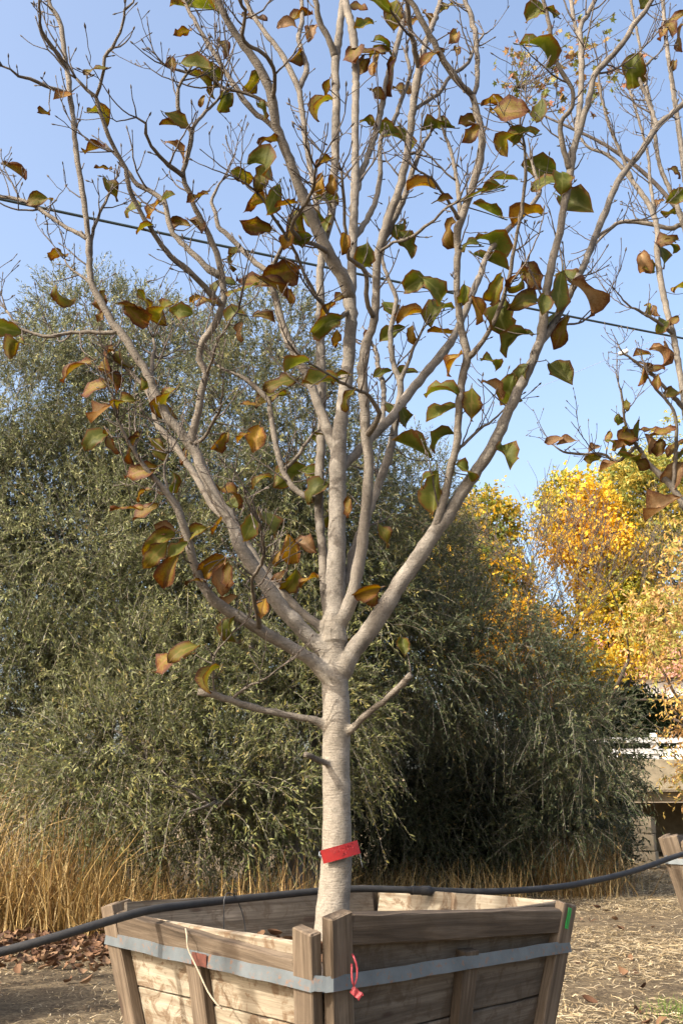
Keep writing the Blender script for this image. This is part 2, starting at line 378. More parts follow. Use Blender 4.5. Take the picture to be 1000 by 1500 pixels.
olive_tree('olive_tree', 'shaded spreading olive tree arching over the dark hollow beside the concrete blocks', (2.0, 15.4, 0), [
    blob(570, 980, 14.6, 1.4, .9), blob(660, 950, 15.2, 1.5, .85), blob(740, 1000, 15.2, 1.3, .7), blob(795, 1045, 15.0, 1.05, .7),
    blob(855, 1100, 15.0, .7, .75), blob(580, 1180, 17.6, 1.7, 1.4), blob(740, 1200, 17.8, 1.8, 1.3), blob(825, 1195, 15.4, .6, .55), blob(660, 1120, 17.6, 2.2, 1.6)],
    7000, 14, PAL_DARK, [(1.2, 18.2), (2.4, 18.4)])  # all-dark leaf palette puts some of the shade into the colour

olive_tree('olive_tree', 'dense near-black shrub added to darken the hollow behind the spreading olive tree', (1.6, 19.0, 0), [
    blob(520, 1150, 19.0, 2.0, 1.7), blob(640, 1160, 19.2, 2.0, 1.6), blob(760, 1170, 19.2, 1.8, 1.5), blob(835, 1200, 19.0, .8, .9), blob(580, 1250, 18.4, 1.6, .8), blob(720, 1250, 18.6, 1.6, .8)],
    4500, 15, [(.02, .028, .011), (.028, .036, .014)], [(1.0, 19.2), (2.6, 19.3)], (.12, .035), 16)  # added shrub; near-black leaf colours stand in for the hollow's shade

# ------------------------------------------------------------------ autumn trees farther back
def leafy_tree(name, label, cat, base, blobs, n, pal, leaf, seed, bark_m, trunk_r=.2, gap=.12, group=None, weep=.2, K=8, lim=9):
    global rng
    rng = np.random.default_rng(seed); root = empty(name, base); tag(root, label, cat, group)
    p, o = sample_blobs(blobs, n, seed, .35, gap, .9)
    d = norm(o*.6 + unit(len(p))*.9 + np.array([0, 0, .2])); L = rng.uniform(.25, .7, len(p))
    pts, tan = sprays(p, d, K, L, rng.uniform(0, weep*2, len(p)))
    B = pts.reshape(-1, 3) + rng.normal(size=(len(p)*K, 3))*.03; m = len(B)
    D = norm(tan.reshape(-1, 3)*.4 + unit(m)*.8 + np.array([0, 0, -.35])); U = norm(unit(m) + np.array([-.3, -.4, .5]))
    V, Q = leaf_cloud(B, D, U, leaf[0]*rng.uniform(.6, 1.3, m), leaf[1]*rng.uniform(.7, 1.3, m), .12)
    z = vnoise(p, 1.1, seed+5); pi = np.clip(((z+1)/2*len(pal) + rng.normal(size=len(p))*.8).astype(int), 0, len(pal)-1)
    c = np.repeat(np.array(pal)[pi], K, 0)*rng.uniform(.7, 1.3, (m, 1))
    cr = link('crown', np_mesh('crown', V, Q, np.repeat(c, 4, 0)), root, M_LEAFY); tag(cr, kind='stuff')
    tb = Tubes(); b0 = np.array(base, float); zc = min(b[0][2] for b in blobs)
    fork = b0 + np.array([rng.normal()*.2, 0, max(1.2, (zc-b0[2])*.75)])
    tb.add(*resample([b0-np.array([0, 0, .1]), (b0+fork)/2+rng.normal(size=3)*.05, fork], [trunk_r*1.2, trunk_r, trunk_r*.8], .3), 9, .03)
    for (c_, r, *_) in blobs:
        q = np.array(c_); m2 = fork*.55+q*.45+rng.normal(size=3)*.25
        tb.add(*resample([fork, m2, q], [trunk_r*.55, trunk_r*.35, trunk_r*.15], .3), 7, .04)
        for k in range(lim):
            e = q + norm(rng.normal(size=3)+np.array([0, 0, .5]))*np.array(r)*rng.uniform(.6, 1.05)
            tb.add(*resample([q, (q+e)/2+rng.normal(size=3)*.15, e], [trunk_r*.16, trunk_r*.09, .006], .3), 5)
    tb.build('trunk', bark_m, root); return root
YEL = [(.66, .38, .02), (.72, .44, .03), (.78, .50, .04), (.55, .40, .04), (.32, .32, .04)]
YGR = [(.20, .20, .03), (.30, .25, .03), (.42, .29, .03), (.15, .18, .03)]
GRY = [(.26, .26, .05), (.36, .32, .06), (.20, .22, .045), (.46, .34, .06)]
ORA = [(.55, .34, .09), (.62, .42, .11), (.44, .25, .09), (.36, .33, .08), (.58, .37, .17)]
leafy_tree('maple_tree', 'bright yellow maple with bare upper twigs against the sky', 'maple tree', (6.6, 29, 0),
    [blob(845, 770, 29, 1.2, 1.5), blob(880, 830, 28.6, 1.3, 1.3), blob(800, 900, 28, 1.5, 1.0), blob(860, 940, 28, 1.7, 1.0), blob(910, 900, 28.5, 1.3, 1.2), blob(790, 980, 28, 1.8, .9), blob(760, 830, 29, .7, .8)],
    6200, YEL, (.115, .095), 21, M_DARKBARK, .2, .0)
leafy_tree('maple_tree', 'yellow green maple partly hidden behind the dark olive tree', 'maple tree', (3.4, 27, 0),
    [blob(660, 800, 27, 1.3, 1.1), blob(715, 770, 27.5, .9, 1.0), blob(690, 850, 26.5, 1.5, 1.0), blob(620, 800, 27, 1.0, 1.0), blob(700, 930, 26, 1.8, .9)],
    4600, YGR+YEL[:2], (.11, .09), 22, M_DARKBARK, .17, .05)
leafy_tree('pistache_tree', 'feathery green and gold tree behind the boxed tree with pinkish leaves', 'tree', (12.0, 30, 0),
    [blob(960, 720, 30, 1.7, 1.2), blob(1010, 790, 29.5, 2.0, 1.4), blob(920, 700, 30.5, 1.0, .7), blob(1060, 700, 30, 2.2, 2.0), blob(940, 790, 30, 1.2, .9), blob(1080, 850, 30, 2, 1.6)],
    5200, GRY, (.17, .06), 23, M_DARKBARK, .22, .1, weep=.4)
leafy_tree('pistache_tree', 'orange brown feathery tree overhanging the white rail fence', 'tree', (8.6, 22.6, 0),
    [blob(970, 900, 22, .9, .6), blob(1010, 960, 21.5, 1.0, .9), blob(945, 935, 22.5, .6, .4), blob(1000, 1060, 21, .55, .7), blob(1060, 850, 22, 1.5, 1.5), blob(1080, 1050, 21.5, 1.2, 1.3), blob(1010, 1150, 20.6, .4, .5)],
    1500, ORA, (.13, .045), 24, M_DARKBARK, .14, .22, weep=.5, lim=6)
leafy_tree('conifer_tree', 'dark evergreen behind the white rail fence', 'tree', (8.4, 31, 2.2),
    [blob(890, 1055, 31, 1.3, .8), blob(930, 1060, 30.5, 1.2, .8), blob(840, 1065, 31, 1.4, .8), blob(905, 1010, 31, .6, .7)],
    7000, [(.03, .05, .02), (.045, .07, .022), (.06, .085, .025)], (.2, .05), 25, M_DARKBARK, .15, .05)
# the leafless tree between the maples
def bare_tree(name, label, base, top_px, y, seed):
    r_ = random.Random(seed); root = empty(name, base); tag(root, label, 'bare tree'); tb = Tubes(); tw = Tubes()
    def grow(p, d, L, r, lev):
        pts, rad = [p], [r]; n = 5
        for i in range(n):
            d = (d + Vector((r_.gauss(0, .16), r_.gauss(0, .16), r_.gauss(.08, .1)))).normalized(); p = p + d*(L/n); pts.append(p); rad.append(r*(1-.55*(i+1)/n))
            if lev < 4 and i > 0:
                for k in range(2 if lev > 0 else 1):
                    if r_.random() < .8:
                        s_ = Vector((r_.gauss(0, 1), r_.gauss(0, .8), r_.gauss(.3, .5))).normalized()
                        grow(p, (d*.75 + s_*.7).normalized(), L*r_.uniform(.45, .7), rad[-1]*.6, lev+1)
        (tb if lev < 2 else tw).add(pts, [max(.006, q) for q in rad], 6 if lev < 2 else 4)
    b = Vector(base); t_ = P(*top_px, y); H = t_.z-b.z
    for a in (-.22, .05, .28):
        grow(b + Vector((a*.4, 0, 0)), Vector((a, r_.gauss(0, .1), 1)).normalized(), H*.62, .10, 0)
    tb.build('trunk', M_DARKBARK, root); x = tw.build('twigs', MATS['magnolia_twig'], root); tag(x, kind='stuff')
bare_tree('bare_tree', 'leafless grey brown twiggy tree standing between the yellow maples', (5.6, 27.2, 0), (790, 760), 27, 5)

# ------------------------------------------------------------------ bridge, fence, blocks, house at the far right
def boxmesh(name, sx, sy, sz, bev=.0, seg=1, jit=0.0, cuts=0):
    bm = bmesh.new(); bmesh.ops.create_cube(bm, size=1)
    bmesh.ops.scale(bm, vec=(sx, sy, sz), verts=bm.verts)
    if cuts:
        ed = [e for e in bm.edges if abs((e.verts[0].co-e.verts[1].co).x) > sx*.5]
        bmesh.ops.subdivide_edges(bm, edges=ed, cuts=cuts, use_grid_fill=True)
    if bev: bmesh.ops.bevel(bm, geom=[e for e in bm.edges if e.calc_face_angle(0) > .5], offset=bev, segments=seg, affect='EDGES')
    if jit:
        for v in bm.verts: v.co += Vector((random.gauss(0, jit), random.gauss(0, jit), random.gauss(0, jit)))
    me = bpy.data.meshes.new(name); bm.to_mesh(me); bm.free(); return me
def put(name, me, mat, parent, frame):
    o = link(name, me, parent, mat); o.matrix_basis = frame; return o
def fr(loc, rz=0, rx=0, ry=0):
    return Matrix.Translation(loc) @ Matrix.Rotation(rz, 4, 'Z') @ Matrix.Rotation(ry, 4, 'Y') @ Matrix.Rotation(rx, 4, 'X')
M_CONC = plain('concrete', (.27, .225, .15), .9, 0, .3, 5)
M_WHITE = plain('white_paint', (.72, .72, .70), .6, 0, .08, 6)
M_ROOF = plain('roof_tiles', (.36, .16, .11), .8, 0, .2, 8)
M_WALL = plain('house_wall', (.74, .72, .68), .8, 0, .05, 3)
M_PANE = plain('window_pane', (.05, .06, .07), .15, 0, .1, 3)
M_DIRT = plain('bank_soil', (.20, .155, .10), .95, 0, .4, 3)
def culvert():
    base = Vector((11, 26.5, 0)); root = empty('concrete_bridge', base)
    tag(root, 'tan concrete bridge with a dark opening below the white rail fence', 'bridge')
    d = P(965, 1112, 25.6).z; u = P(965, 1158, 25.6).z
    put('parapet', boxmesh('parapet', 10.8, .35, d-u, .02), M_CONC, root, fr((11.0, 25.8, (d+u)/2)))
    put('deck', boxmesh('deck', 11.0, 4.4, .25, .02), M_CONC, root, fr((11.0, 28.2, u-.14)))
    put('abutment', boxmesh('abutment', .9, 4.0, u-.27, .03), M_CONC, root, fr((6.6, 28.1, (u-.27)/2-.01)))
    put('abutment', boxmesh('abutment', .9, 4.0, u-.27, .03), M_CONC, root, fr((15.9, 28.1, (u-.27)/2-.01)))
    put('back_wall', boxmesh('back_wall', 8.4, .2, u-.28), M_CONC, root, fr((11.25, 29.8, (u-.28)/2-.01)))
    return d
DK = culvert()
def bank():
    xs = [-60, 7.3, 7.4, 16.4, 16.5, 80]; V = []; h = DK-.25
    V = [(-60, 33, 0), (80, 33, 0), (80, 36, h), (-60, 36, h), (80, 75, h), (-60, 75, h), (-60, 90, 0), (80, 90, 0)]
    me = bpy.data.meshes.new('terrain'); me.from_pydata(V, [], [(0, 1, 2, 3), (3, 2, 4, 5), (5, 4, 7, 6)])
    o = link('terrain', me, None, M_DIRT); o.location.z = .01; tag(o, kind='structure')
bank()
def fence():
    y = 26.1; root = empty('rail_fence', (11.9, y, DK-.3)); tag(root, 'white painted rail fence on top of the tan concrete bridge', 'fence')
    top = P(957, 1074, y).z
    x0 = P(957, 1090, y).x
    pm = boxmesh('post', .17, .13, top-DK+.02+.5, .01)
    for k in range(-2, 5):
        put('post', pm, M_WHITE, root, fr((x0+k*1.75, y, (top+DK-.52)/2)))
    for z in (P(957, 1085, y).z, P(957, 1101, y).z):
        put('rail', boxmesh('rail', 12.6, .05, .13, .008, 1, .003, 10), M_WHITE, root, fr((x0+1.75, y-.092, z)))
fence()
def blocks():
    y = 22.0; c0, c1 = P(938, 1245, y), P(966, 1245, y); wd = (c1-c0).length; top = P(950, 1196, y).z
    root = empty('concrete_blocks', ((c0.x+c1.x)/2+.05, y+.3, 0)); tag(root, 'stack of pale concrete blocks standing before the dark bridge opening', 'concrete blocks')
    for k in range(3):
        h = top/3; me = boxmesh('block', wd*1.12, wd*1.25, h-.012, .012, 1, .004, 3)
        put('block', me, M_CONC, root, fr(((c0.x+c1.x)/2+random.gauss(0, .01), y+.35, h*(k+.5)), R(-24)+random.gauss(0, .02)))
blocks()
def house():
    y = 48; b = P(930, 1015, y); root = empty('house', (b.x+5, y+4, DK-.25)); tag(root, 'white house with reddish tiled roof seen far off through the orange foliage', 'house')
    z0 = DK-.3; zt = P(930, 994, y).z; xl = P(835, 1000, y).x
    put('wall', boxmesh('wall', 15, 8, zt-z0, .02), M_WALL, root, fr((xl+7.5, y+4, (zt+z0)/2)))
    bm = bmesh.new(); rz = P(930, 935, y+4).z
    v = [bm.verts.new(q) for q in ((xl-.5, y-.6, zt+.01), (xl+15.5, y-.6, zt+.01), (xl+15.5, y+8.6, zt+.01), (xl-.5, y+8.6, zt+.01), (xl+2.0, y+4, rz), (xl+13.5, y+4, rz))]
    for f in ((0, 1, 5, 4), (1, 2, 5), (2, 3, 4, 5), (3, 0, 4), (3, 2, 1, 0)): bm.faces.new([v[i] for i in f])
    me = bpy.data.meshes.new('roof'); bm.to_mesh(me); bm.free(); link('roof', me, root, M_ROOF)
    for k in range(4):
        wx = xl+2+k*3.4; f = put('window', boxmesh('window', 1.3, .08, 1.2, .01), M_WHITE, root, fr((wx, y-.045, zt-1.3)))
        g = link('pane', boxmesh('pane', 1.1, .03, 1.0), f, M_PANE); g.location = (0, -.045, 0)
house()

# ------------------------------------------------------------------ the wooden tree box
RIM = 0.97
C_L, C_N, C_R, C_B = PZ(162, 1326, RIM), PZ(471, 1371, RIM), PZ(830, 1324, RIM), PZ(553, 1302, RIM)
BC = (C_L+C_N+C_R+C_B)/4
M_STEEL, t_, b_ = newmat('galvanised_strap')
v_ = coords(t_, (1, 1, 1)); f_ = noi(t_, v_, 9, 5, .6); e_ = noi(t_, v_, 45, 5, .7)
c_ = ramp(t_, f_, [(.3, (.07, .082, .086)), (.7, (.125, .142, .148))])
c_ = mix(t_, ramp(t_, e_, [(.56, (0, 0, 0)), (.66, (.8, .8, .8))]), c_, (.20, .095, .045))
t_.links.new(c_, b_.inputs['Base Color']); b_.inputs['Roughness'].default_value = .5; b_.inputs['Metallic'].default_value = .25; bump(t_, b_, e_, .3, .003)
M_RUST = plain('rust', (.085, .024, .013), .9, 0, .4, 60)
M_SOILB = plain('planting_soil', (.075, .055, .04), .95, 0, .6, 40)
KB = .72
def tree_box():
    root = empty('tree_box', (BC.x, BC.y, 0))
    def low(c): return Vector((BC.x+(c.x-BC.x)*KB, BC.y+(c.y-BC.y)*KB, .06))
    def frame(o, X, Nn):
        X = X.normalized(); Nn = (Nn - X*Nn.dot(X)).normalized(); Z = X.cross(Nn)
        m = Matrix((X, Nn, Z)).transposed().to_4x4(); m.translation = o; return m
    T = .026; PT = .042; PW = .088
    strap_pts = []
    # name, a, b, (rail drop at a, at b), post rise at a, b, plank edges, plank material, strap drop at a, b
    sides = [('left', C_L, C_N, (.010, .068), (.012, .022), (0.0, .30, .455, .63, .80, .95), M_BOARD, (.105, .125)),
             ('right', C_N, C_R, (-.062, .004), (.068, .012), (0.0, .17, .345, .57, .78, .95), M_GREYB, (.125, .14)),
             ('back', C_R, C_B, (.0, -.004), (.008, .015), (0.0, .16, .36, .58, .80, .95), M_BOARD, (.14, .12)),
             ('rear', C_B, C_L, (.0, .0), (.015, .012), (0.0, .21, .40, .60, .80, .95), M_GREYB, (.12, .105))]
    for nm, a, b, rd, pr, ed, mat, sd_ in sides:
        a2, b2 = low(a), low(b); X = (b-a).normalized(); mid = (a+b)/2; mid2 = (a2+b2)/2; dn = (mid2-mid)
        Hf = dn.length; dn = (dn - X*dn.dot(X)).normalized(); Nn = X.cross(dn).normalized()
        if Nn.dot(mid-Vector((BC.x, BC.y, RIM))) < 0: Nn = -Nn
        def pt(u, s, o=0.0):
            f = s/Hf; return (a*(1-u)+b*u)*(1-f) + (a2*(1-u)+b2*u)*f + Nn*o
        W = (b-a).length
        top = -.006 if nm == 'left' else -.002
        for k in range(len(ed)-1):
            s0, s1 = ed[k]*Hf, ed[k+1]*Hf
            if k == 0: s0 += (.03 if nm == 'left' else -.01)
            Lk = W*(1-(1-KB)*s1/Hf) - .03
            me = boxmesh('plank', Lk, T, (s1-s0)-.006, .003, 1, .0012, 9)
            put('plank', me, mat, root, frame(pt(.5, (s0+s1)/2, -T/2), X, Nn))
        # edge posts run down the slanting edges
        for e, (ca, cb) in enumerate(((a, a2), (b, b2))):
            sg = X if e == 0 else -X; dirn = (cb-ca).normalized(); st = ca + sg*PW*.5 - dirn*pr[e]; en = cb + sg*PW*.5
            if nm in ('right', 'back') : st = st + sg*.0; en = en
            o = (st+en)/2 + Nn*(PT/2+.001)
            me = boxmesh('post', (en-st).length, PT, PW, .004, 1, .0015, 7)
            po = put('post', me, M_WOOD, root, frame(o, dirn, Nn))
            if nm == 'right' and e == 1:
                me = boxmesh('paint_mark', .075, .002, .022, .0005, 1, .0012, 2)
                pm = put('paint_mark', me, M_GREEN, po, Matrix.Translation((-(en-st).length/2+.052, PT/2+.0012, .006)))
                pm['label'] = 'bright green paint dab'
        # middle cleat below the rail
        um = .47 if nm == 'left' else .52
        st, en = pt(um, .10), pt(um, Hf*.96); me = boxmesh('cleat', (en-st).length, PT*.92, PW*.92, .004, 1, .0015, 6)
        put('cleat', me, M_WOOD, root, frame((st+en)/2 + Nn*(PT*.46+.001), en-st, Nn))
        # top rail between the posts
        RW = .088; u0, u1 = (PW+.004)/W, 1-(PW+.004)/W
        p0, p1 = pt(u0, rd[0]+RW/2), pt(u1, rd[1]+RW/2)
        me = boxmesh('rail', (p1-p0).length, PT*.86, RW, .004, 1, .0016, 9)
        put('rail', me, M_WOOD, root, frame((p0+p1)/2 + Nn*(PT*.43+.0015), p1-p0, Nn))
        o = PT+.004
        strap_pts += [pt(.0, sd_[0], o), pt(.5, (sd_[0]+sd_[1])/2, o), pt(1.0, sd_[1], o)]
    # steel strap round the outside
    V, Q = [], []; H2 = .021; n = len(strap_pts); c = Vector((BC.x, BC.y, 0)); dense = []
    for i in range(n):
        p, q = strap_pts[i], strap_pts[(i+1) % n]
        for k in range(6): dense.append(p.lerp(q, k/6) + Vector((0, 0, random.gauss(0, .0012))))
    n = len(dense)
    for p in dense:
        out = Vector((p.x-c.x, p.y-c.y, 0)).normalized()
        for dz, do in ((H2, -.004), (-H2, .002), (-H2, .004), (H2, -.002)): V.append(tuple(p + Vector((0, 0, dz)) + out*do))
    for i in range(n):
        j = (i+1) % n
        for k in range(4): Q.append((i*4+k, j*4+k, j*4+(k+1) % 4, i*4+(k+1) % 4))
    me = bpy.data.meshes.new('strap'); me.from_pydata(V, [], Q); me.update(); bm = bmesh.new(); bm.from_mesh(me); bmesh.ops.recalc_face_normals(bm, faces=bm.faces); bm.to_mesh(me); bm.free()
    st = link('strap', me, root, M_STEEL); st['label'] = 'bluish galvanised steel strap'
    # rusty stretch of the strap on the sunny side
    a, b = strap_pts[0], strap_pts[2]; mid = strap_pts[1]; X = (b-a).normalized(); out = Vector((-X.y, X.x, 0)); out = out if out.dot(mid-c) > 0 else -out
    q = mid.lerp(b, .05); me = boxmesh('rust_stain', .085, .0012, .039, .0, 1, .0004, 3)
    put('rust_stain', me, M_RUST, st, frame(q + out*.0065, X, out))
    # planting soil
    zs = RIM-.17; f = .13/(RIM-.06)*(1-KB); cs = [BC + (k-BC)*(1-f)*.955 for k in (C_L, C_N, C_R, C_B)]
    g = 14; V = []
    for i in range(g+1):
        for j in range(g+1):
            u, v = i/g, j/g; p = (cs[0]*(1-u)+cs[1]*u)*(1-v) + (cs[3]*(1-u)+cs[2]*u)*v
            V.append((p.x, p.y, zs + random.gauss(0, .008)))
    idx = np.arange((g+1)**2).reshape(g+1, g+1)
    link('soil', np_mesh('soil', V, np.stack([idx[:-1, :-1], idx[1:, :-1], idx[1:, 1:], idx[:-1, 1:]], -1).reshape(-1, 4), smooth=True), root, M_SOILB)
    return root, strap_pts
M_GREEN = plain('green_paint', (.012, .27, .05), .5, 0, .15, 30)
BOX, STRAP = tree_box()
tag(BOX, 'weathered wooden box with steel strap holding the pale magnolia trunk', 'tree box', 'wooden tree boxes in the nursery row')
def copy_tree(o, parent=None):
    c = o.copy(); col.objects.link(c); c.parent = parent; c.matrix_parent_inverse = o.matrix_parent_inverse.copy()
    for ch in list(o.children): copy_tree(ch, c)
    return c
NB = copy_tree(BOX); tag(NB, 'wooden tree box at the end of the black hose by the concrete blocks')
NB.rotation_euler.z = R(10); NB.scale = (1.10, 1.10, 1.17)
lc = P(974, 1242, 6.6); off = Matrix.Rotation(R(10), 3, 'Z') @ (C_L-Vector((BC.x, BC.y, 0)))
NB.location = (lc.x-off.x*1.10, lc.y-off.y*1.10, 0)
LB = copy_tree(BOX); tag(LB, 'wooden tree box out past the leaf litter')
LB.rotation_euler.z = R(-14); LB.location = (-3.42, 6.75, 0)

# ------------------------------------------------------------------ magnolia leaves
def leaf_mesh(name, mat, seed):
    r_ = random.Random(seed); nu, nv = 8, 7; V, edge, vein = [], [], []
    bend = r_.choice((r_.uniform(-.5, 1.2), r_.uniform(1.0, 2.8))); fold = r_.uniform(.1, 1.25); wav = r_.uniform(.05, .15); tw = r_.uniform(-1.4, 1.4); wr = r_.uniform(.24, .37); ph = r_.uniform(0, 6)
    cx, cz, ang = 0., 0., .3*bend
    for i in range(nu+1):
        u = i/nu; wd = wr*(math.sin(math.pi*(u*.97+.01)**1.12)**.75)*(1+r_.gauss(0, .11)) if 0 < i < nu else .012
        if i: ang -= bend/nu; cx += math.cos(ang)/nu; cz += math.sin(ang)/nu
        for j in range(nv):
            s = (j/(nv-1))*2-1
            z = fold*abs(s)*wd*.9 + wav*math.sin(u*9+ph+s*2)*abs(s) + r_.gauss(0, .006)*(abs(s))
            y = s*wd*(1-.12*fold) ; a = tw*u
            nx, nz = -math.sin(ang), math.cos(ang)
            yy = y*math.cos(a)-z*math.sin(a); zz = y*math.sin(a)+z*math.cos(a)
            V.append((cx+nx*zz, yy, cz+nz*zz)); edge.append(max(abs(s)**2, u**3*.9)); vein.append(min(abs(s), abs(((u*6-abs(s)*1.6) % 1)-.5)*1.2+.04))
    idx = np.arange((nu+1)*nv).reshape(nu+1, nv)
    Q = np.stack([idx[:-1, :-1], idx[:-1, 1:], idx[1:, 1:], idx[1:, :-1]], -1).reshape(-1, 4).tolist()
    # stalk
    b = len(V)
    for k, x in enumerate((-.16, .04)):
        for a in (0, 2.1, 4.2): V.append((x, .011*math.cos(a), .011*math.sin(a)+(.02 if k == 0 else V[nv//2][2]))); edge.append(.3); vein.append(0)
    for a in range(3): Q.append((b+a, b+(a+1) % 3, b+3+(a+1) % 3, b+3+a))
    me = np_mesh(name, V, Q, smooth=True, attrs={'edge': edge, 'vein': vein}); me.materials.append(mat); return me
LEAVES = {k: [leaf_mesh('leaf', m, 100+i*7+hash_) for i in range(9)] for hash_, (k, m) in enumerate(LT.items())}
def leaf_obj(root, base, tip, code, roll, r_):
    """base and tip in world space"""
    d = tip-base; L = d.length; x = d.normalized(); ref = Vector((-.2, -.85, .5)) + Vector((r_.gauss(0, .45), r_.gauss(0, .35), r_.gauss(0, .45)))
    z = (ref - x*ref.dot(x)).normalized(); y = z.cross(x)
    m = Matrix((x, y, z)).transposed().to_4x4() @ Matrix.Diagonal((L*1.05, L*1.05, L*1.05, 1)); m.translation = base
    o = link('leaf', r_.choice(LEAVES[code]), root); o.matrix_basis = m; return o

# ------------------------------------------------------------------ magnolia builder: limbs traced as (x, y, width) in photo pixels
def grow_twig(tb, p, d, L, r, lev, r_, up=.10, tips=None):
    n = max(2, int(L/.028)); pts, rad = [p.copy()], [r]; zig = r_.choice((-1, 1)); side = Vector((r_.gauss(0, 1), r_.gauss(0, 1), r_.gauss(0, .4))).normalized()
    for i in range(n):
        zig = -zig
        d = (d + side*zig*.20 + Vector((r_.gauss(0, .10), r_.gauss(0, .10), up+r_.gauss(0, .08)))).normalized()
        p = p + d*(L/n); pts.append(p.copy()); rad.append(max(.0016, r*(1-.5*(i+1)/n)))
        if lev < 2 and i > 0 and r_.random() < (.34 if lev == 0 else .22):
            sd2 = Vector((r_.gauss(0, 1), r_.gauss(0, 1), r_.gauss(.2, .6))).normalized()
            grow_twig(tb, p.copy(), (d*.6+sd2*.8).normalized(), L*r_.uniform(.25, .6), rad[-1]*.75, lev+1, r_, up, tips)
    if tips is not None: tips.append((pts[-1], d))
    # winter bud
    e = pts[-1]; k = r_.uniform(.7, 1.25)
    rad[-1] = max(.0018, rad[-1]); pts += [e+d*.004*k, e+d*.010*k, e+d*.018*k]; rad += [.0032*k, .0034*k, .0006]
    tb.add(pts, rad, 5)
def magnolia(root, Y0, trunk, limbs, leaves, seed, twig_gain=1.0, wscale=1.0, bark_m=M_BARK, parent_trunk_dy=0):
    r_ = random.Random(seed); paths = {}; stub = Tubes()
    def to3d(pts, dys):
        out, rad = [], []
        for (x, y, w_), dy in zip(pts, dys):
            q = P(x, y, Y0+dy); out.append(q); rad.append(max(.0022, w_*wscale/2/F*depth(q)))
        return out, rad
    tp, tr = to3d(trunk, [parent_trunk_dy]*len(trunk)); pp, rr = resample(tp, tr, .04)
    paths['trunk'] = (pp, rr); stub.add(pp, rr*(1+.02*rng.normal(size=len(rr))), 20, .012)
    allp = []
    for key, (par, dy1, pts) in limbs.items():
        # depth at the start follows the parent limb there
        ppar, rpar = paths[par]; s0 = pts[0]; pr = np.array([proj(q) for q in ppar]); i0 = int(np.argmin((pr[:, 0]-s0[0])**2+(pr[:, 1]-s0[1])**2))
        dy0 = ppar[i0][1]-Y0; xy = np.array([(a, b) for a, b, _ in pts], float)
        s = np.concatenate([[0], np.cumsum(np.linalg.norm(np.diff(xy, axis=0), axis=1))]); s /= s[-1]
        dys = dy0 + (dy1-dy0)*s**.9
        q3, rad = to3d(pts, dys); q3[0] = Vector(ppar[i0])
        top = pts[-1][1] < 12
        if top:                                            # goes on above the frame
            d = (q3[-1]-q3[-3 if len(q3) > 2 else -2]).normalized(); r0 = rad[-1]
            for k in range(1, 5):
                d = (d + Vector((r_.gauss(0, .08), r_.gauss(0, .08), .06))).normalized(); q3.append(q3[-1]+d*.17); rad.append(r0*(1-.2*k))
        P3, R3 = resample(q3, rad, .03)
        R3 = R3*(1+.045*np.array([r_.gauss(0, 1) for _ in R3]))
        P3[1:-1] += np.array([[r_.gauss(0, .0016) for _ in range(3)] for _ in P3[1:-1]])
        paths[key] = (P3, R3)
        # flared collar that melts into its parent
        if par == 'trunk' or R3[2] > .012:
            k = min(len(P3)-1, max(4, int(.16/.03))); fl = np.linspace(1.28, .96, k)
            if par == 'trunk' or (par == 'A' and pts[0][1] > 900): stub.add(P3[:k], R3[:k]*fl, 14)
        tb = Tubes(); fl = np.ones(len(R3)); kk = min(len(R3), 5); fl[:kk] = np.linspace(1.22, 1, kk) if (par != 'trunk' and i0 < len(ppar)-9) else 1
        tb.add(P3, R3*fl, 12 if R3[0] > .02 else 8, .018)
        lo = tb.build('limb', M_LIMB, root)
        tw = Tubes(); acc = 0; total = len(P3)
        for i in range(3, total-1):
            acc += .03
            if key not in ('QQ', 'Q4', 'Q5') and R3[i] < .021 and r_.random() < twig_gain*(.42 if R3[i] < .012 else .20):
                t = Vector(P3[i+1]-P3[i-1]).normalized(); sd2 = Vector((r_.gauss(0, 1), r_.gauss(0, 1), r_.gauss(.1, .5)))
                sd2 = (sd2 - t*sd2.dot(t)).normalized()
                L = min(.5, max(.03, r_.expovariate(1/.13))); grow_twig(tw, Vector(P3[i]), (t*.6+sd2*.8).normalized(), L, min(R3[i]*.55, .0032+.006*L), 0 if L > .1 else 1, r_)
        t = Vector(P3[-1]-P3[-2]).normalized()
        if R3[-1] < .012 and key not in ('QQ', 'Q4', 'Q5'):
            for k in range(3):
                grow_twig(tw, Vector(P3[-1]), (t+Vector((r_.gauss(0, .4), r_.gauss(0, .4), r_.gauss(.1, .3)))).normalized(), r_.uniform(.08, .3), R3[-1]*.8, 0, r_)
        paths[key+'/obj'] = (lo, tw); allp.append(key)
    # leaves, each joined to the nearest limb by a twig
    ref = [(k, np.array([proj(q) for q in paths[k][0]])) for k in allp]
    for (x, y, ln, ang, code) in leaves:
        best = None
        for k, pr in ref:
            d2 = (pr[:, 0]-x)**2+(pr[:, 1]-y)**2 + 60*paths[k][1]/.02*10; i = int(np.argmin(d2))
            if best is None or d2[i] < best[0]: best = (d2[i], k, i)
        _, k, i = best; q = Vector(paths[k][0][i]); dq = depth(q); pxm = dq/F
        dist = math.hypot(*(a-b for a, b in zip(proj(q), (x, y))))
        a = R(ang); dirn = Vector((math.cos(a), 0, -math.sin(a))) + Vector((0, r_.gauss(0, .35), 0))
        cen = P(x, y, q.y + r_.gauss(0, .05) - min(.12, dist*pxm*.4)*(1 if r_.random() < .7 else -1))
        L = ln*pxm*1.24; base = cen-dirn*L*.5; tip = cen+dirn*L*.5
        leaf_obj(root, base, tip, code, 0, r_)
        st = base - (tip-base)*.14; tw = paths[k+'/obj'][1]; mid = (q+st)/2 + Vector((r_.gauss(0, .012), r_.gauss(0, .012), -.008 + .1*(st-q).length*r_.uniform(-1, 1)))
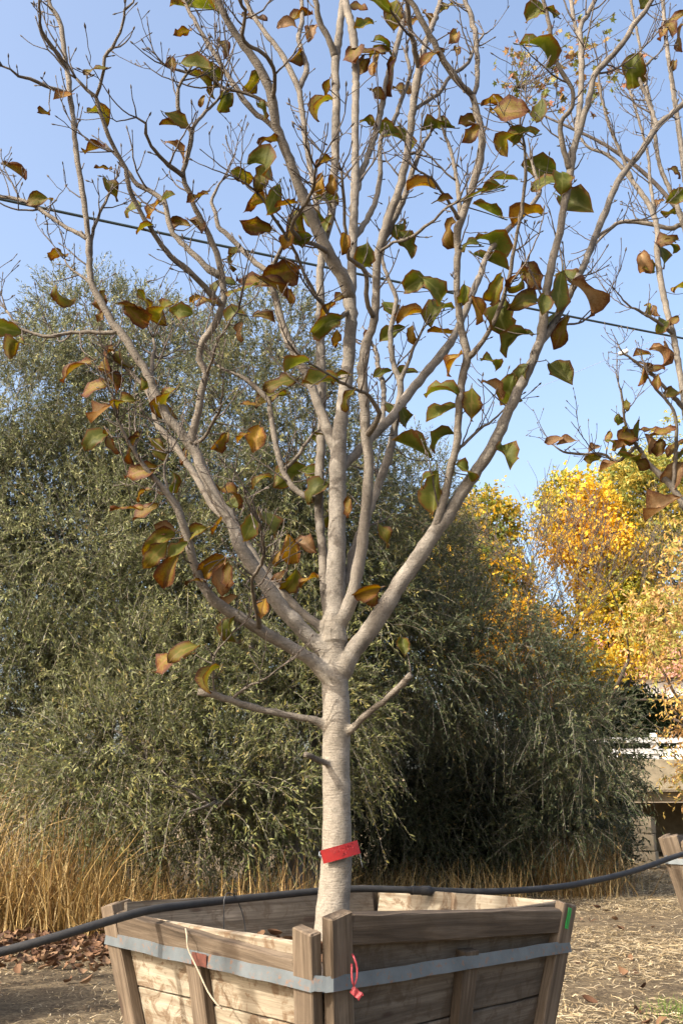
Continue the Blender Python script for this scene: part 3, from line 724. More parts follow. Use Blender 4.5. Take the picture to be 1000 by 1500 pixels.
        if (st-q).length > .01: tw.add(*resample([q, mid, st], [.0032, .0026, .0018], .03), 5)
    for k in allp:
        lo, tw = paths[k+'/obj']
        if tw.n: tag(tw.build('twigs', M_TWIG, lo), kind='stuff')
    # trunk and collars welded into one skin
    me = stub.mesh('trunk_raw'); tmp = bpy.data.objects.new('trunk_raw', me); col.objects.link(tmp)
    rm = tmp.modifiers.new('r', 'REMESH'); rm.mode = 'VOXEL'; rm.voxel_size = .0065; rm.use_smooth_shade = True
    sm = tmp.modifiers.new('s', 'SMOOTH'); sm.factor = .5; sm.iterations = 7
    dg = bpy.context.evaluated_depsgraph_get(); m2 = bpy.data.meshes.new_from_object(tmp.evaluated_get(dg)); m2.name = 'trunk'
    bpy.data.objects.remove(tmp); bpy.data.meshes.remove(me)
    link('trunk', m2, root, bark_m)
    return paths
YM = BC.y
TRUNK = [(484, 1400, 56), (486, 1350, 51), (490, 1300, 47), (493, 1250, 44), (493, 1180, 41), (492, 1110, 40), (493, 1060, 41), (491, 1010, 39), (489, 970, 38), (488, 930, 36)]
LIMBS = dict(
 A=('trunk', .10, [(488, 945, 34), (490, 880, 31), (492, 830, 28), (494, 760, 27), (495, 700, 25), (496, 650, 25), (501, 600, 20), (508, 550, 19), (512, 500, 19), (514, 460, 19), (510, 430, 19)]),
 B=('A', -.55, [(511, 440, 19), (503, 408, 20), (480, 370, 19), (460, 325, 17), (440, 280, 15), (424, 235, 14), (405, 185, 13), (400, 150, 14), (390, 120, 14), (370, 85, 12), (345, 50, 11), (325, 15, 10), (317, -10, 9)]),
 C=('A', .35, [(513, 455, 16), (516, 385, 13), (518, 320, 13), (520, 270, 13), (520, 212, 11), (520, 150, 11), (521, 100, 11), (517, 50, 12), (510, 20, 12), (503, -12, 10)]),
 D=('A', -.38, [(496, 925, 24), (512, 885, 21), (522, 840, 19), (530, 800, 17), (536, 747, 16), (540, 690, 16), (536, 640, 15), (533, 590, 15), (531, 540, 16), (537, 500, 14), (547, 475, 12), (551, 430, 12), (552, 380, 13), (567, 325, 12), (585, 275, 12), (598, 212, 11), (604, 162, 11), (610, 120, 12), (615, 92, 11)]),
 D1=('D', -.6, [(613, 100, 9), (607, 75, 9), (601, 42, 8), (596, 5, 7)]),
 D2=('D', -.1, [(614, 95, 9), (622, 67, 9), (628, 50, 8), (636, 30, 8), (645, 0, 7)]),
 RR=('trunk', -.25, [(492, 1000, 33), (513, 960, 28), (540, 925, 27), (560, 895, 26), (585, 855, 25), (610, 820, 24), (635, 782, 23), (655, 755, 21), (680, 715, 19), (705, 680, 18), (725, 645, 17), (745, 600, 16), (765, 560, 15), (783, 520, 14), (792, 490, 14), (797, 450, 13), (807, 390, 12), (817, 350, 11), (825, 307, 11), (832, 268, 12), (838, 225, 11), (845, 200, 10), (857, 162, 9), (867, 122, 8), (871, 107, 9), (890, 87, 9), (910, 65, 8), (925, 40, 8), (945, 15, 7), (955, 0, 6)]),
 R2=('RR', .15, [(845, 200, 9), (850, 137, 9), (851, 100, 9), (850, 62, 8), (850, 37, 7), (860, 22, 7), (870, 0, 6)]),
 R3=('RR', -.5, [(833, 250, 8), (822, 205, 8), (820, 180, 7), (837, 157, 6), (837, 130, 6), (825, 112, 7), (810, 80, 6), (804, 37, 6), (795, 0, 5)]),
 R4=('R2', .3, [(850, 60, 7), (842, 37, 6), (835, 0, 6)]),
 S_=('RR', .35, [(791, 497, 11), (800, 490, 10), (817, 462, 10), (837, 425, 10), (855, 387, 10), (870, 350, 10), (885, 312, 10), (900, 275, 10), (915, 250, 9), (937, 224, 9), (962, 185, 9), (985, 165, 8), (1003, 148, 8), (1040, 112, 7), (1075, 70, 6)]),
 S2=('S_', .5, [(961, 187, 6), (955, 165, 6), (945, 140, 6), (937, 120, 5), (935, 105, 5), (945, 95, 5), (957, 85, 3)]),
 S3=('S_', .1, [(871, 350, 4), (895, 333, 4), (912, 325, 3), (935, 322, 3)]),
 E=('RR', -.5, [(635, 780, 13), (647, 742, 13), (655, 708, 12), (668, 650, 12), (672, 600, 12), (676, 555, 13), (684, 525, 13), (679, 500, 12), (672, 462, 11), (669, 425, 10), (670, 380, 11), (671, 335, 12), (685, 293, 12), (698, 255, 12), (705, 215, 11), (703, 185, 11), (697, 160, 11), (691, 140, 10)]),
 E1=('E', -.7, [(691, 142, 9), (672, 120, 10), (650, 90, 10), (635, 62, 9), (617, 30, 9), (600, 0, 8)]),
 E2=('E', -.4, [(692, 141, 7), (698, 125, 7), (697, 62, 8), (690, 25, 8), (681, 0, 7)]),
 E3=('E', -.2, [(671, 325, 8), (672, 288, 7), (666, 250, 6), (658, 215, 5), (648, 190, 4), (642, 155, 3)]),
 E4=('E', -.75, [(684, 526, 8), (707, 498, 7), (725, 467, 7), (738, 432, 6), (748, 392, 6), (757, 342, 5), (765, 300, 5), (769, 255, 5), (768, 215, 4), (762, 190, 3)]),
 E5=('E', -.6, [(672, 318, 5), (660, 303, 5), (645, 280, 4), (632, 262, 4), (612, 250, 3)]),
 E6=('E', -.1, [(670, 662, 4), (678, 652, 4), (700, 630, 4), (722, 615, 3), (742, 596, 2)]),
 M=('trunk', -.35, [(487, 968, 29), (474, 950, 26), (455, 935, 24), (430, 910, 23), (405, 880, 22), (385, 850, 21), (365, 822, 21), (350, 795, 20), (338, 762, 19), (320, 735, 17), (300, 695, 16), (285, 660, 16), (262, 630, 14), (245, 610, 14), (230, 580, 13), (220, 555, 12), (205, 530, 12), (190, 505, 13), (175, 485, 12), (160, 465, 11), (148, 440, 11), (136, 420, 10), (131, 390, 9), (129, 350, 8), (125, 310, 8), (120, 270, 8), (113, 228, 8), (107, 175, 7), (101, 120, 8), (95, 75, 7), (87, 30, 7), (72, 3, 6)]),
 M1=('M', -.6, [(97, 100, 6), (86, 82, 6), (75, 65, 6), (61, 45, 5), (60, 20, 4), (57, 0, 4)]),
 M2=('M', -.1, [(128, 352, 7), (112, 340, 6), (92, 330, 6), (70, 315, 6), (52, 302, 6), (30, 293, 6), (5, 288, 5), (-30, 280, 5), (-60, 262, 4)]),
 M3=('M', -.5, [(104, 140, 5), (85, 132, 5), (65, 125, 5), (45, 115, 5), (28, 112, 4), (15, 102, 3), (4, 97, 3)]),
 M4=('M', -.2, [(172, 484, 6), (155, 488, 6), (130, 487, 6), (105, 488, 5), (80, 492, 6), (62, 492, 5), (40, 485, 5), (25, 478, 4), (10, 455, 3)]),
 M5=('M', -.2, [(130, 380, 5), (137, 335, 5), (150, 305, 4), (162, 280, 4), (172, 258, 3)]),
 M6=('M', .0, [(223, 560, 6), (222, 545, 6), (224, 525, 6), (227, 508, 5), (224, 495, 3)]),
 M7=('M', -.2, [(131, 420, 4), (124, 408, 4), (110, 398, 4), (100, 388, 3), (95, 380, 2)]),
 NN=('M', -.65, [(281, 656, 12), (285, 625, 12), (292, 595, 11), (297, 565, 11), (302, 548, 10), (298, 538, 10), (290, 527, 10), (293, 512, 10), (299, 497, 11), (312, 480, 11), (323, 458, 11), (328, 435, 10), (325, 405, 10), (317, 370, 9), (307, 347, 8), (292, 317, 8), (277, 282, 8), (268, 258, 7), (272, 240, 7), (279, 212, 7), (280, 192, 7), (265, 170, 6), (260, 145, 6), (261, 130, 5), (275, 107, 4)]),
 N1=('NN', -.9, [(322, 450, 9), (300, 420, 9), (275, 395, 8), (250, 375, 8), (225, 342, 7), (207, 312, 7), (190, 277, 7), (184, 247, 7), (170, 222, 6), (160, 200, 6), (147, 165, 6), (140, 142, 6), (128, 132, 5), (112, 115, 4)]),
 N2=('N1', -1.0, [(140, 143, 5), (150, 115, 5), (154, 85, 5), (165, 70, 5), (172, 58, 4), (180, 35, 4), (183, 15, 4), (195, 3, 3)]),
 N3=('NN', -.4, [(326, 410, 10), (307, 395, 10), (292, 380, 9), (265, 355, 8), (250, 335, 8), (241, 295, 8), (225, 282, 7), (202, 270, 7), (187, 250, 6), (175, 232, 5), (165, 222, 4)]),
 N4=('NN', -.8, [(269, 260, 6), (240, 235, 6), (222, 215, 5), (213, 195, 5), (213, 180, 4), (200, 172, 3)]),
 N5=('NN', -.5, [(280, 190, 6), (290, 178, 5), (302, 163, 5), (318, 148, 4), (330, 133, 4)]),
 N6=('NN', -.7, [(304, 543, 4), (310, 530, 4), (316, 508, 4), (322, 495, 3), (335, 475, 3), (350, 452, 3)]),
 N7=('M', -.5, [(287, 652, 5), (300, 640, 5), (312, 618, 5), (322, 600, 4), (326, 578, 3), (327, 555, 2)]),
 O=('A', .45, [(488, 930, 15), (472, 920, 13), (445, 900, 12), (425, 880, 12), (400, 852, 11), (385, 832, 11), (360, 795, 11), (338, 768, 11), (312, 742, 10), (295, 712, 10), (275, 680, 10), (255, 650, 10), (238, 632, 9), (227, 612, 8), (222, 587, 8), (212, 567, 7), (195, 550, 6), (180, 535, 5), (165, 515, 4)]),
 PP=('trunk', -.5, [(487, 1000, 24), (470, 982, 22), (455, 966, 19), (430, 950, 18), (400, 934, 18), (370, 916, 17), (340, 898, 17), (315, 880, 16), (300, 862, 14), (292, 847, 14), (282, 815, 13), (274, 785, 12), (265, 760, 11), (255, 738, 10), (238, 715, 9), (220, 695, 7), (200, 668, 6), (185, 640, 5), (172, 612, 3)]),
 P2=('PP', -.8, [(380, 925, 7), (378, 905, 7), (372, 880, 6), (370, 850, 5), (385, 820, 5), (385, 790, 4), (380, 765, 4)]),
 P3=('PP', -.3, [(272, 780, 5), (265, 745, 4), (248, 720, 4), (240, 690, 4), (247, 665, 3)]),
 QQ=('trunk', -.15, [(490, 1075, 15), (472, 1060, 13), (450, 1053, 10), (425, 1048, 9), (395, 1042, 10), (365, 1035, 10), (340, 1025, 10), (315, 1018, 11), (290, 1013, 10)]),
 Q2=('QQ', -.2, [(312, 1017, 4), (312, 985, 4), (313, 962, 4), (325, 945, 3), (340, 928, 2)]),
 Q3=('QQ', -.2, [(340, 1028, 4), (352, 1012, 4), (370, 1003, 4), (388, 995, 3), (404, 982, 2)]),
 Q4=('trunk', -.2, [(495, 1082, 13), (514, 1068, 12), (530, 1052, 10), (550, 1035, 9), (570, 1020, 9), (590, 1000, 10), (602, 988, 10)]),
 Q5=('trunk', -.15, [(490, 1125, 10), (472, 1116, 9), (460, 1110, 9), (447, 1105, 9)]),
 T=('A', .6, [(489, 935, 20), (480, 900, 15), (474, 850, 13), (471, 800, 13), (467, 750, 13), (468, 700, 14), (470, 650, 14), (471, 600, 13), (470, 540, 14), (469, 490, 13), (469, 440, 12), (469, 395, 11), (476, 350, 11), (486, 310, 11), (490, 250, 12), (492, 175, 12), (491, 100, 12), (494, 70, 12), (498, 37, 11), (503, -5, 10)]),
 T2=('T', .4, [(491, 85, 10), (480, 55, 9), (467, 30, 9), (462, 0, 8)]),
 V=('T', .5, [(472, 375, 9), (468, 330, 9), (462, 290, 9), (455, 247, 9), (447, 200, 9), (442, 160, 9), (437, 130, 9), (425, 105, 9), (410, 75, 8), (390, 50, 7), (370, 22, 7), (360, 0, 6)]),
 V2=('V', .8, [(438, 130, 8), (449, 103, 8), (442, 75, 7), (437, 55, 7), (442, 32, 7), (442, 3, 6)]),
 W=('B', -.25, [(413, 208, 8), (400, 185, 8), (370, 162, 8), (350, 135, 8), (332, 107, 7), (312, 75, 7), (292, 42, 6), (280, 22, 6), (265, -5, 5)]),
 W2=('B', -.8, [(404, 145, 6), (402, 120, 6), (401, 100, 6), (385, 78, 6), (365, 68, 6), (355, 50, 6), (360, 15, 5), (350, 0, 5)]),
 W3=('B', -.4, [(397, 160, 5), (380, 145, 5), (355, 135, 5), (330, 130, 5), (310, 115, 5), (285, 110, 5), (262, 103, 4), (245, 98, 3)]),
 W4=('B', -.8, [(478, 370, 7), (460, 358, 7), (442, 352, 7), (430, 340, 7), (428, 330, 6), (440, 310, 5), (453, 290, 5), (460, 270, 5), (462, 245, 4)]),
 W5=('C', -.5, [(514, 490, 7), (490, 470, 6), (475, 450, 6), (455, 420, 6), (445, 398, 5), (430, 365, 5), (415, 340, 5), (405, 325, 5), (390, 300, 4), (375, 280, 4), (350, 262, 3)]),
 A2=('A', .25, [(495, 665, 17), (484, 640, 15), (470, 602, 14), (450, 552, 13), (432, 520, 12), (415, 480, 11), (404, 440, 10), (398, 412, 9), (393, 400, 9), (375, 385, 8), (358, 370, 8), (335, 345, 8), (320, 332, 7), (316, 312, 6), (310, 298, 5), (318, 275, 4), (325, 265, 3)]),
 A3=('A2', .0, [(395, 402, 8), (405, 380, 7), (414, 360, 6), (418, 348, 5), (425, 330, 3)]),
 A4=('T', .3, [(468, 735, 10), (450, 728, 9), (430, 715, 9), (415, 690, 9), (408, 670, 9), (402, 640, 9), (397, 610, 8), (394, 590, 8), (385, 578, 8), (372, 565, 7), (355, 552, 6), (335, 545, 4), (318, 535, 3)]),
 A5=('A4', .2, [(414, 690, 6), (425, 680, 6), (438, 665, 6), (450, 648, 5), (458, 635, 3)]),
 X=('C', .6, [(519, 285, 10), (532, 247, 9), (550, 195, 9), (560, 150, 9), (567, 117, 9), (577, 82, 9), (585, 50, 8), (595, 18, 8), (600, -10, 7)]),
 X2=('C', .7, [(517, 350, 9), (525, 340, 9), (545, 307, 8), (555, 270, 8), (557, 247, 7), (557, 205, 7), (575, 180, 7), (588, 145, 6), (600, 110, 6), (595, 80, 5)]),
 X3=('D', -.2, [(553, 372, 9), (575, 325, 9), (592, 290, 9), (600, 262, 8), (608, 240, 7), (618, 215, 6), (630, 195, 4)]),
 X4=('D', -.1, [(604, 165, 6), (615, 155, 6), (635, 142, 6), (648, 130, 6), (656, 115, 5), (668, 105, 6), (685, 92, 5), (695, 68, 4), (708, 50, 3)]),
 Y=('A', 1.0, [(498, 685, 15), (510, 675, 14), (530, 655, 13), (550, 635, 13), (575, 610, 14), (595, 582, 14), (620, 550, 13), (650, 515, 13), (662, 497, 12), (675, 470, 10), (687, 442, 10), (705, 397, 9), (714, 372, 8), (740, 340, 8), (765, 315, 8), (780, 298, 7), (790, 280, 6), (783, 255, 5), (778, 235, 4)]),
 Z=('A', .6, [(494, 870, 12), (507, 850, 12), (515, 815, 12), (525, 785, 12), (543, 742, 12), (552, 715, 13), (565, 680, 13), (575, 645, 13), (580, 612, 11), (586, 580, 10), (586, 562, 10), (575, 532, 8), (572, 500, 8), (573, 475, 7), (580, 440, 7), (568, 408, 6), (560, 382, 5), (562, 362, 4)]),
 Z2=('Z', .4, [(586, 562, 7), (592, 545, 6), (603, 515, 5), (613, 495, 4), (622, 478, 3)]),
 Z3=('Y', .9, [(560, 622, 8), (562, 590, 8), (560, 560, 8), (553, 535, 7), (552, 518, 7), (545, 505, 5)]),
 Z4=('D', -.6, [(545, 640, 8), (552, 615, 8), (555, 605, 8), (540, 580, 6), (520, 570, 5), (498, 560, 5), (480, 548, 4), (462, 538, 3), (450, 530, 3)]),
 Z5=('D', -.6, [(556, 372, 4), (575, 355, 4), (598, 350, 5), (615, 338, 5), (635, 322, 4), (655, 303, 4), (668, 297, 3)]),
 Z6=('D', -.7, [(549, 470, 6), (536, 440, 7), (537, 400, 7), (520, 385, 6), (510, 378, 6), (506, 340, 5), (503, 290, 5), (500, 250, 4)]),
)
LEAF_DATA = """287 12 55 175 g;268 47 22 180 b;326 68 30 70 b;372 25 30 10 b;436 27 35 0 b;455 45 25 120 t;433 83 28 110 b;420 36 25 200 t;140 101 28 160 y;93 143 22 150 t;64 165 18 200 b;
146 168 25 330 y;137 220 32 20 b;152 246 22 190 b;162 275 32 60 y;260 218 28 10 t;296 148 14 120 b;262 175 30 10 y;248 183 22 190 b;252 94 22 80 b;285 97 40 20 g;308 106 25 0 g;297 118 28 20 y;313 132 20 130 y;
328 147 28 110 g;370 118 30 130 y;384 160 24 60 g;395 205 26 180 b;385 238 40 20 g;355 256 28 10 y;385 258 38 115 y;372 292 35 170 b;400 292 42 110 g;375 332 35 175 b;420 300 28 150 o;432 330 40 100 y;440 350 28 170 g;
425 350 30 120 o;462 320 36 20 g;478 293 28 0 g;470 270 24 100 o;488 270 24 90 o;480 330 24 110 g;468 155 34 150 y;480 130 20 110 b;474 235 22 180 b;20 250 34 30 b;58 292 30 175 y;85 370 28 210 b;92 435 32 60 y;
10 482 36 180 g;18 505 32 190 y;193 305 28 190 g;228 303 30 140 o;212 333 22 150 y;246 290 18 0 g;265 328 26 200 b;285 330 30 50 b;290 290 26 150 b;337 378 32 130 y;325 415 35 190 g;375 412 48 200 b;410 402 48 340 b;
400 420 38 30 b;418 430 28 50 o;355 425 40 160 g;300 440 28 190 b;285 437 18 180 o;265 455 28 190 g;212 440 24 50 y;192 450 28 0 b;200 462 38 45 b;235 458 36 160 y;148 440 26 100 b;150 462 20 110 b;342 460 28 190 g;
385 465 26 20 b;352 485 24 100 t;482 450 36 150 b;475 475 40 150 g;492 497 22 100 o;153 528 40 115 b;110 540 42 170 b;182 525 30 60 y;160 552 38 40 b;138 568 40 165 b;178 590 34 170 y;148 606 30 150 t;140 640 34 150 g;
162 648 28 70 b;193 655 38 120 b;243 592 42 130 y;218 567 24 190 g;208 690 40 165 b;250 710 30 90 g;230 650 24 40 y;236 666 24 20 y;206 722 22 160 b;187 745 36 175 b;215 750 34 145 b;232 792 42 150 y;282 782 36 160 y;
242 774 24 190 t;228 812 40 130 y;262 806 28 130 g;250 835 42 115 b;310 832 42 150 o;325 846 42 100 t;334 842 30 90 b;284 851 20 180 b;322 765 30 120 o;270 668 22 100 b;337 720 40 20 o;336 742 32 200 g;367 770 42 110 g;
385 890 26 100 o;335 885 28 140 t;338 922 34 120 g;268 952 40 165 y;248 964 44 165 b;305 992 34 135 y;375 642 36 100 o;355 640 18 150 o;322 648 30 130 b;395 582 40 165 y;412 560 42 165 y;365 593 20 180 o;435 535 32 150 g;
470 560 42 170 g;497 550 26 180 y;508 586 26 130 y;463 641 22 180 g;460 716 40 160 g;427 699 46 165 g;462 692 34 10 g;425 806 34 80 o;405 817 22 120 o;447 800 30 30 t;427 852 30 110 y;412 850 24 120 t;452 849 24 160 o;
395 762 32 60 g;382 702 26 160 y;476 760 22 100 y;537 866 34 165 o;545 876 22 70 b;510 742 26 90 b;561 782 30 70 y;508 947 28 165 g;590 947 24 80 g;522 10 26 20 b;555 3 32 180 g;576 20 38 100 y;605 32 24 150 b;
627 30 26 60 o;652 10 20 160 y;518 78 30 80 b;540 78 40 175 b;553 90 40 100 o;576 112 46 90 b;530 96 30 100 b;556 74 28 190 g;560 61 22 20 g;533 38 24 160 g;590 131 26 10 b;553 136 20 20 b;540 178 22 15 y;570 198 38 190 g;
597 212 42 60 g;642 188 38 190 g;632 83 32 160 b;668 75 18 90 b;663 55 28 110 b;617 272 34 190 o;650 293 18 0 b;690 288 38 350 g;657 342 36 110 o;722 278 30 160 g;685 176 26 150 b;690 197 32 130 b;725 147 32 190 b;
745 163 44 20 b;790 162 40 100 g;763 195 36 190 g;740 207 30 170 y;790 243 42 190 g;738 263 32 180 g;842 298 50 50 g;823 262 30 100 g;800 266 38 190 g;770 315 40 175 o;715 310 38 190 g;723 357 46 10 g;718 384 46 30 g;
688 356 26 190 g;585 336 28 130 g;592 357 34 60 g;533 378 36 100 g;503 356 26 100 o;615 412 40 190 g;640 426 42 40 g;640 456 40 170 g;600 461 34 170 o;572 453 30 60 g;680 432 26 90 g;694 452 36 60 o;725 426 38 110 y;
732 462 46 110 g;575 490 34 150 g;602 490 24 100 o;648 488 36 170 o;757 403 34 150 b;778 402 42 60 b;758 418 30 110 y;768 440 36 160 y;818 428 52 100 g;830 408 30 30 g;857 432 42 15 t;822 487 36 110 b;806 470 36 120 g;
795 446 32 100 g;752 496 42 180 g;536 498 30 100 b;664 530 34 130 o;645 571 44 190 g;648 606 42 150 g;645 641 40 170 g;605 657 44 200 g;690 590 40 95 y;721 529 28 0 g;722 568 32 30 t;745 572 38 110 g;762 548 28 130 g;
820 547 40 60 g;740 668 38 80 g;683 690 34 30 g;637 720 50 95 g;622 700 26 170 g;595 547 28 170 g;578 602 32 60 g;592 612 28 70 g;560 548 22 160 g;791 15 40 200 g;925 105 40 100 g;792 70 50 15 g;942 3 26 120 g;980 40 26 90 b"""
LEAF_LIST = [(float(a), float(b), float(c), float(d), e) for a, b, c, d, e in (q.split() for q in LEAF_DATA.replace('\n', '').split(';'))]
MAG = empty('magnolia_tree', (P(486, 1350, YM).x, YM, RIM-.13)); tag(MAG, 'pale barked magnolia with green and brown leaves growing from the strapped box', 'magnolia tree')
magnolia(MAG, YM, TRUNK, LIMBS, LEAF_LIST, 3, 1.0)

# neighbouring magnolia, its trunk in the box beyond the right side of the view
NY = NB.location.y; nx0 = proj((NB.location.x, NY, 1.2))[0]
N_TR = [(nx0, 1330, 26), (nx0, 1250, 24), (nx0-3, 1150, 22), (nx0-2, 1060, 21), (nx0, 1000, 20)]
N_LIMBS = dict(
 a=('trunk', -.2, [(nx0, 1010, 18), (nx0-60, 930, 15), (nx0-120, 830, 13), (1010, 755, 11), (985, 715, 10), (968, 698, 10), (945, 675, 8), (932, 655, 6), (905, 675, 5), (880, 665, 4), (850, 665, 4), (825, 662, 3), (810, 652, 2)]),
 b=('a', .1, [(nx0-90, 880, 12), (nx0-150, 760, 10), (1008, 640, 9), (997, 560, 9), (987, 500, 9), (972, 437, 9), (962, 375, 9), (962, 337, 8), (950, 300, 8), (925, 265, 7), (905, 240, 6), (885, 225, 5), (860, 215, 4), (845, 195, 3)]),
 c=('b', -.3, [(1003, 600, 7), (975, 570, 6), (950, 545, 5), (930, 530, 4), (910, 515, 3), (905, 505, 2)]),
 d=('b', .5, [(nx0-160, 740, 9), (1030, 480, 9), (1005, 340, 8), (980, 335, 7), (940, 326, 7), (910, 325, 6), (893, 335, 5), (872, 357, 3)]),
 e=('d', .3, [(1010, 370, 8), (990, 300, 7), (965, 240, 6), (955, 170, 6), (945, 120, 5), (935, 60, 4), (925, 10, 4)]),
 f=('b', -.3, [(985, 490, 5), (960, 470, 5), (935, 455, 4), (920, 447, 3), (900, 425, 2)]),
 g=('d', .7, [(1020, 420, 8), (1000, 240, 8), (985, 130, 7), (975, 60, 6), (970, 0, 5)]),
 h=('b', .4, [(960, 340, 5), (952, 270, 5), (947, 220, 4), (930, 160, 4), (915, 110, 3)]),
 i=('b', -.1, [(925, 265, 5), (905, 215, 5), (890, 180, 4), (880, 140, 4), (876, 110, 3)]),
 j=('a', -.4, [(932, 655, 5), (915, 620, 4), (912, 590, 4), (905, 560, 2)]),
 k=('a', -.4, [(985, 715, 6), (990, 640, 5), (985, 600, 5), (960, 570, 4), (950, 555, 3)]),
 l=('trunk', .3, [(nx0, 1005, 17), (nx0+20, 860, 14), (nx0+10, 650, 12), (nx0-20, 400, 10), (nx0-40, 150, 7), (nx0-60, -40, 5)]),
 m=('trunk', -.5, [(nx0, 1030, 15), (nx0+70, 920, 13), (nx0+130, 760, 11), (nx0+180, 560, 9), (nx0+210, 330, 6)]),
)
N_LEAVES = """812 645 24 160 t;830 649 22 170 t;870 658 16 150 t;868 670 20 170 y;918 640 30 150 b;910 655 24 160 t;898 650 20 20 g;935 630 22 90 g;948 650 26 80 t;965 655 24 100 b;918 672 28 10 g;890 684 22 150 t;940 680 20 20 b;
990 655 30 150 b;1000 665 30 170 g;985 695 34 120 t;970 745 40 150 t;915 640 20 90 y;892 640 16 100 b;905 615 14 90 g;917 593 16 100 y;970 635 30 350 b;950 630 24 190 b;960 540 26 170 b;945 537 20 20 t;963 560 20 100 b;
938 552 18 100 b;940 520 20 180 b;975 515 30 90 t;968 518 28 30 t;985 575 24 170 y;968 475 20 140 g;977 350 26 170 b;970 372 32 80 g;983 360 22 20 g;942 385 26 80 t;950 390 22 30 g;948 452 18 100 y;960 455 16 60 t;
987 470 16 130 b;995 420 22 190 y;990 290 30 150 g;980 310 20 180 y;990 250 20 10 b;960 300 18 160 t;985 30 30 150 b;975 45 22 150 b;995 55 30 100 b;985 95 16 120 b;850 110 14 60 o"""
NLL = [(float(a), float(b), float(c), float(d), e) for a, b, c, d, e in (q.split() for q in N_LEAVES.replace('\n', '').split(';'))]
MN = empty('magnolia_tree', (NB.location.x, NY, 1.0)); tag(MN, 'twiggy magnolia with pinkish brown leaves leaning in beside the feathery gold tree', 'magnolia tree')
magnolia(MN, NY, N_TR, N_LIMBS, NLL, 8, 1.15)

# small-lobed sweetgum sprays high behind the main tree
def sweetgum():
    Y0 = 9.6; root = empty('sweetgum_tree', (P(1290, 1200, Y0).x, Y0, 0)); tag(root, 'slender tree with tiny reddish green lobed leaves high behind the magnolia limbs', 'tree')
    r_ = random.Random(4); tb = Tubes(); tw = Tubes(); base = Vector(root.location); rg = np.random.default_rng(5)
    def path(pts, w0, w1): 
        q = [P(x, y, yy) for x, y, yy in pts]; tb.add(*resample(q, np.linspace(w0, w1, len(q)), .08), 7, .02); return q
    t1 = P(1240, 700, Y0); tb.add(*resample([base-Vector((0, 0, .05)), base.lerp(t1, .5)+Vector((.1, 0, 0)), t1], [.07, .055, .04], .15), 10, .02)
    q = path([(1240, 700, Y0), (1140, 500, Y0), (1040, 370, Y0-.1), (960, 270, Y0-.2), (890, 215, Y0-.3), (830, 185, Y0-.3), (790, 165, Y0-.2), (755, 130, Y0)], .038, .006)
    ends = []
    for px, py in ((770, 40), (745, 70), (740, 110), (775, 85), (800, 70), (820, 35), (870, 60), (890, 20), (760, 150), (830, 95), (925, 70), (900, 110), (860, 110), (790, 120), (935, 30), (880, 85), (845, 140), (815, 130)):
        e = P(px, py, Y0-.2+r_.gauss(0, .25)); s_ = min(q[2:], key=lambda v: (v-e).length); m = s_.lerp(e, .5)+Vector((r_.gauss(0, .05), r_.gauss(0, .05), -.05))
        tw.add(*resample([s_, m, e], [.007, .005, .002], .06), 5)
        for k in range(7):
            t = r_.uniform(.35, 1); b = (s_.lerp(m, t*2) if t < .5 else m.lerp(e, t*2-1)); f = b+Vector((r_.gauss(0, .13), r_.gauss(0, .13), r_.gauss(.03, .12))); tw.add([b, b.lerp(f, .5)+Vector((0, 0, .01)), f], [.0028, .0022, .0014], 4); ends.append(f)
    tb.build('trunk', M_TWIG, root); tag(tw.build('twigs', M_TWIG, root), kind='stuff')
    V, Q, C = [], [], []; pal = [(.20, .19, .04), (.26, .15, .05), (.30, .13, .07), (.15, .17, .04), (.32, .22, .07)]
    for f in ends:
        for k in range(r_.choice((1, 2, 2, 3))):
            c = Vector(f)+Vector((r_.gauss(0, .02), r_.gauss(0, .02), r_.gauss(-.01, .02))); L = r_.uniform(.045, .095)
            x = Vector((r_.gauss(0, 1), r_.gauss(0, .6), r_.gauss(-.3, .6))).normalized(); n = Vector((r_.gauss(-.3, .6), r_.gauss(-.7, .6), r_.gauss(.3, .6))); y = n.cross(x).normalized(); z = x.cross(y)
            b = len(V); co = pal[r_.randrange(5)]; V.append(tuple(c)); C.append(co)
            for a, rr in ((200, .25), (160, .5), (125, .28), (100, .62), (70, .28), (90-60, .7), (0, .30), (-30, .7), (-70, .28), (-100, .62), (-125, .28), (-160, .5)):
                v = c + x*L*.3 + (x*math.cos(R(a))+y*math.sin(R(a)))*rr*L + z*r_.gauss(0, .006); V.append(tuple(v)); C.append(co)
            for k2 in range(1, 13): Q.append((b, b+k2, b+(k2 % 12)+1))
    o = link('crown', np_mesh('crown', V, Q, C), root, M_LEAFY); tag(o, kind='stuff')
sweetgum()

# a third boxed magnolia, just outside the frame, whose shade falls on the leaf litter
MC = copy_tree(MN); tag(MC, 'magnolia in the wooden box out past the leaf litter'); MC.rotation_euler.z = R(97)
MC.location = (LB.location.x, LB.location.y, .84)

# and the next one of the row towards the sun, which dapples the main box and trunk
FB = copy_tree(BOX); tag(FB, 'wooden tree box on the sunny side of the strapped box'); FB.rotation_euler.z = R(20); FB.location = (-3.3, .9, 0)
MF = copy_tree(MN); tag(MF, 'magnolia on the sunny side of the strapped box'); MF.rotation_euler.z = R(75); MF.location = (-3.3, .9, .84)

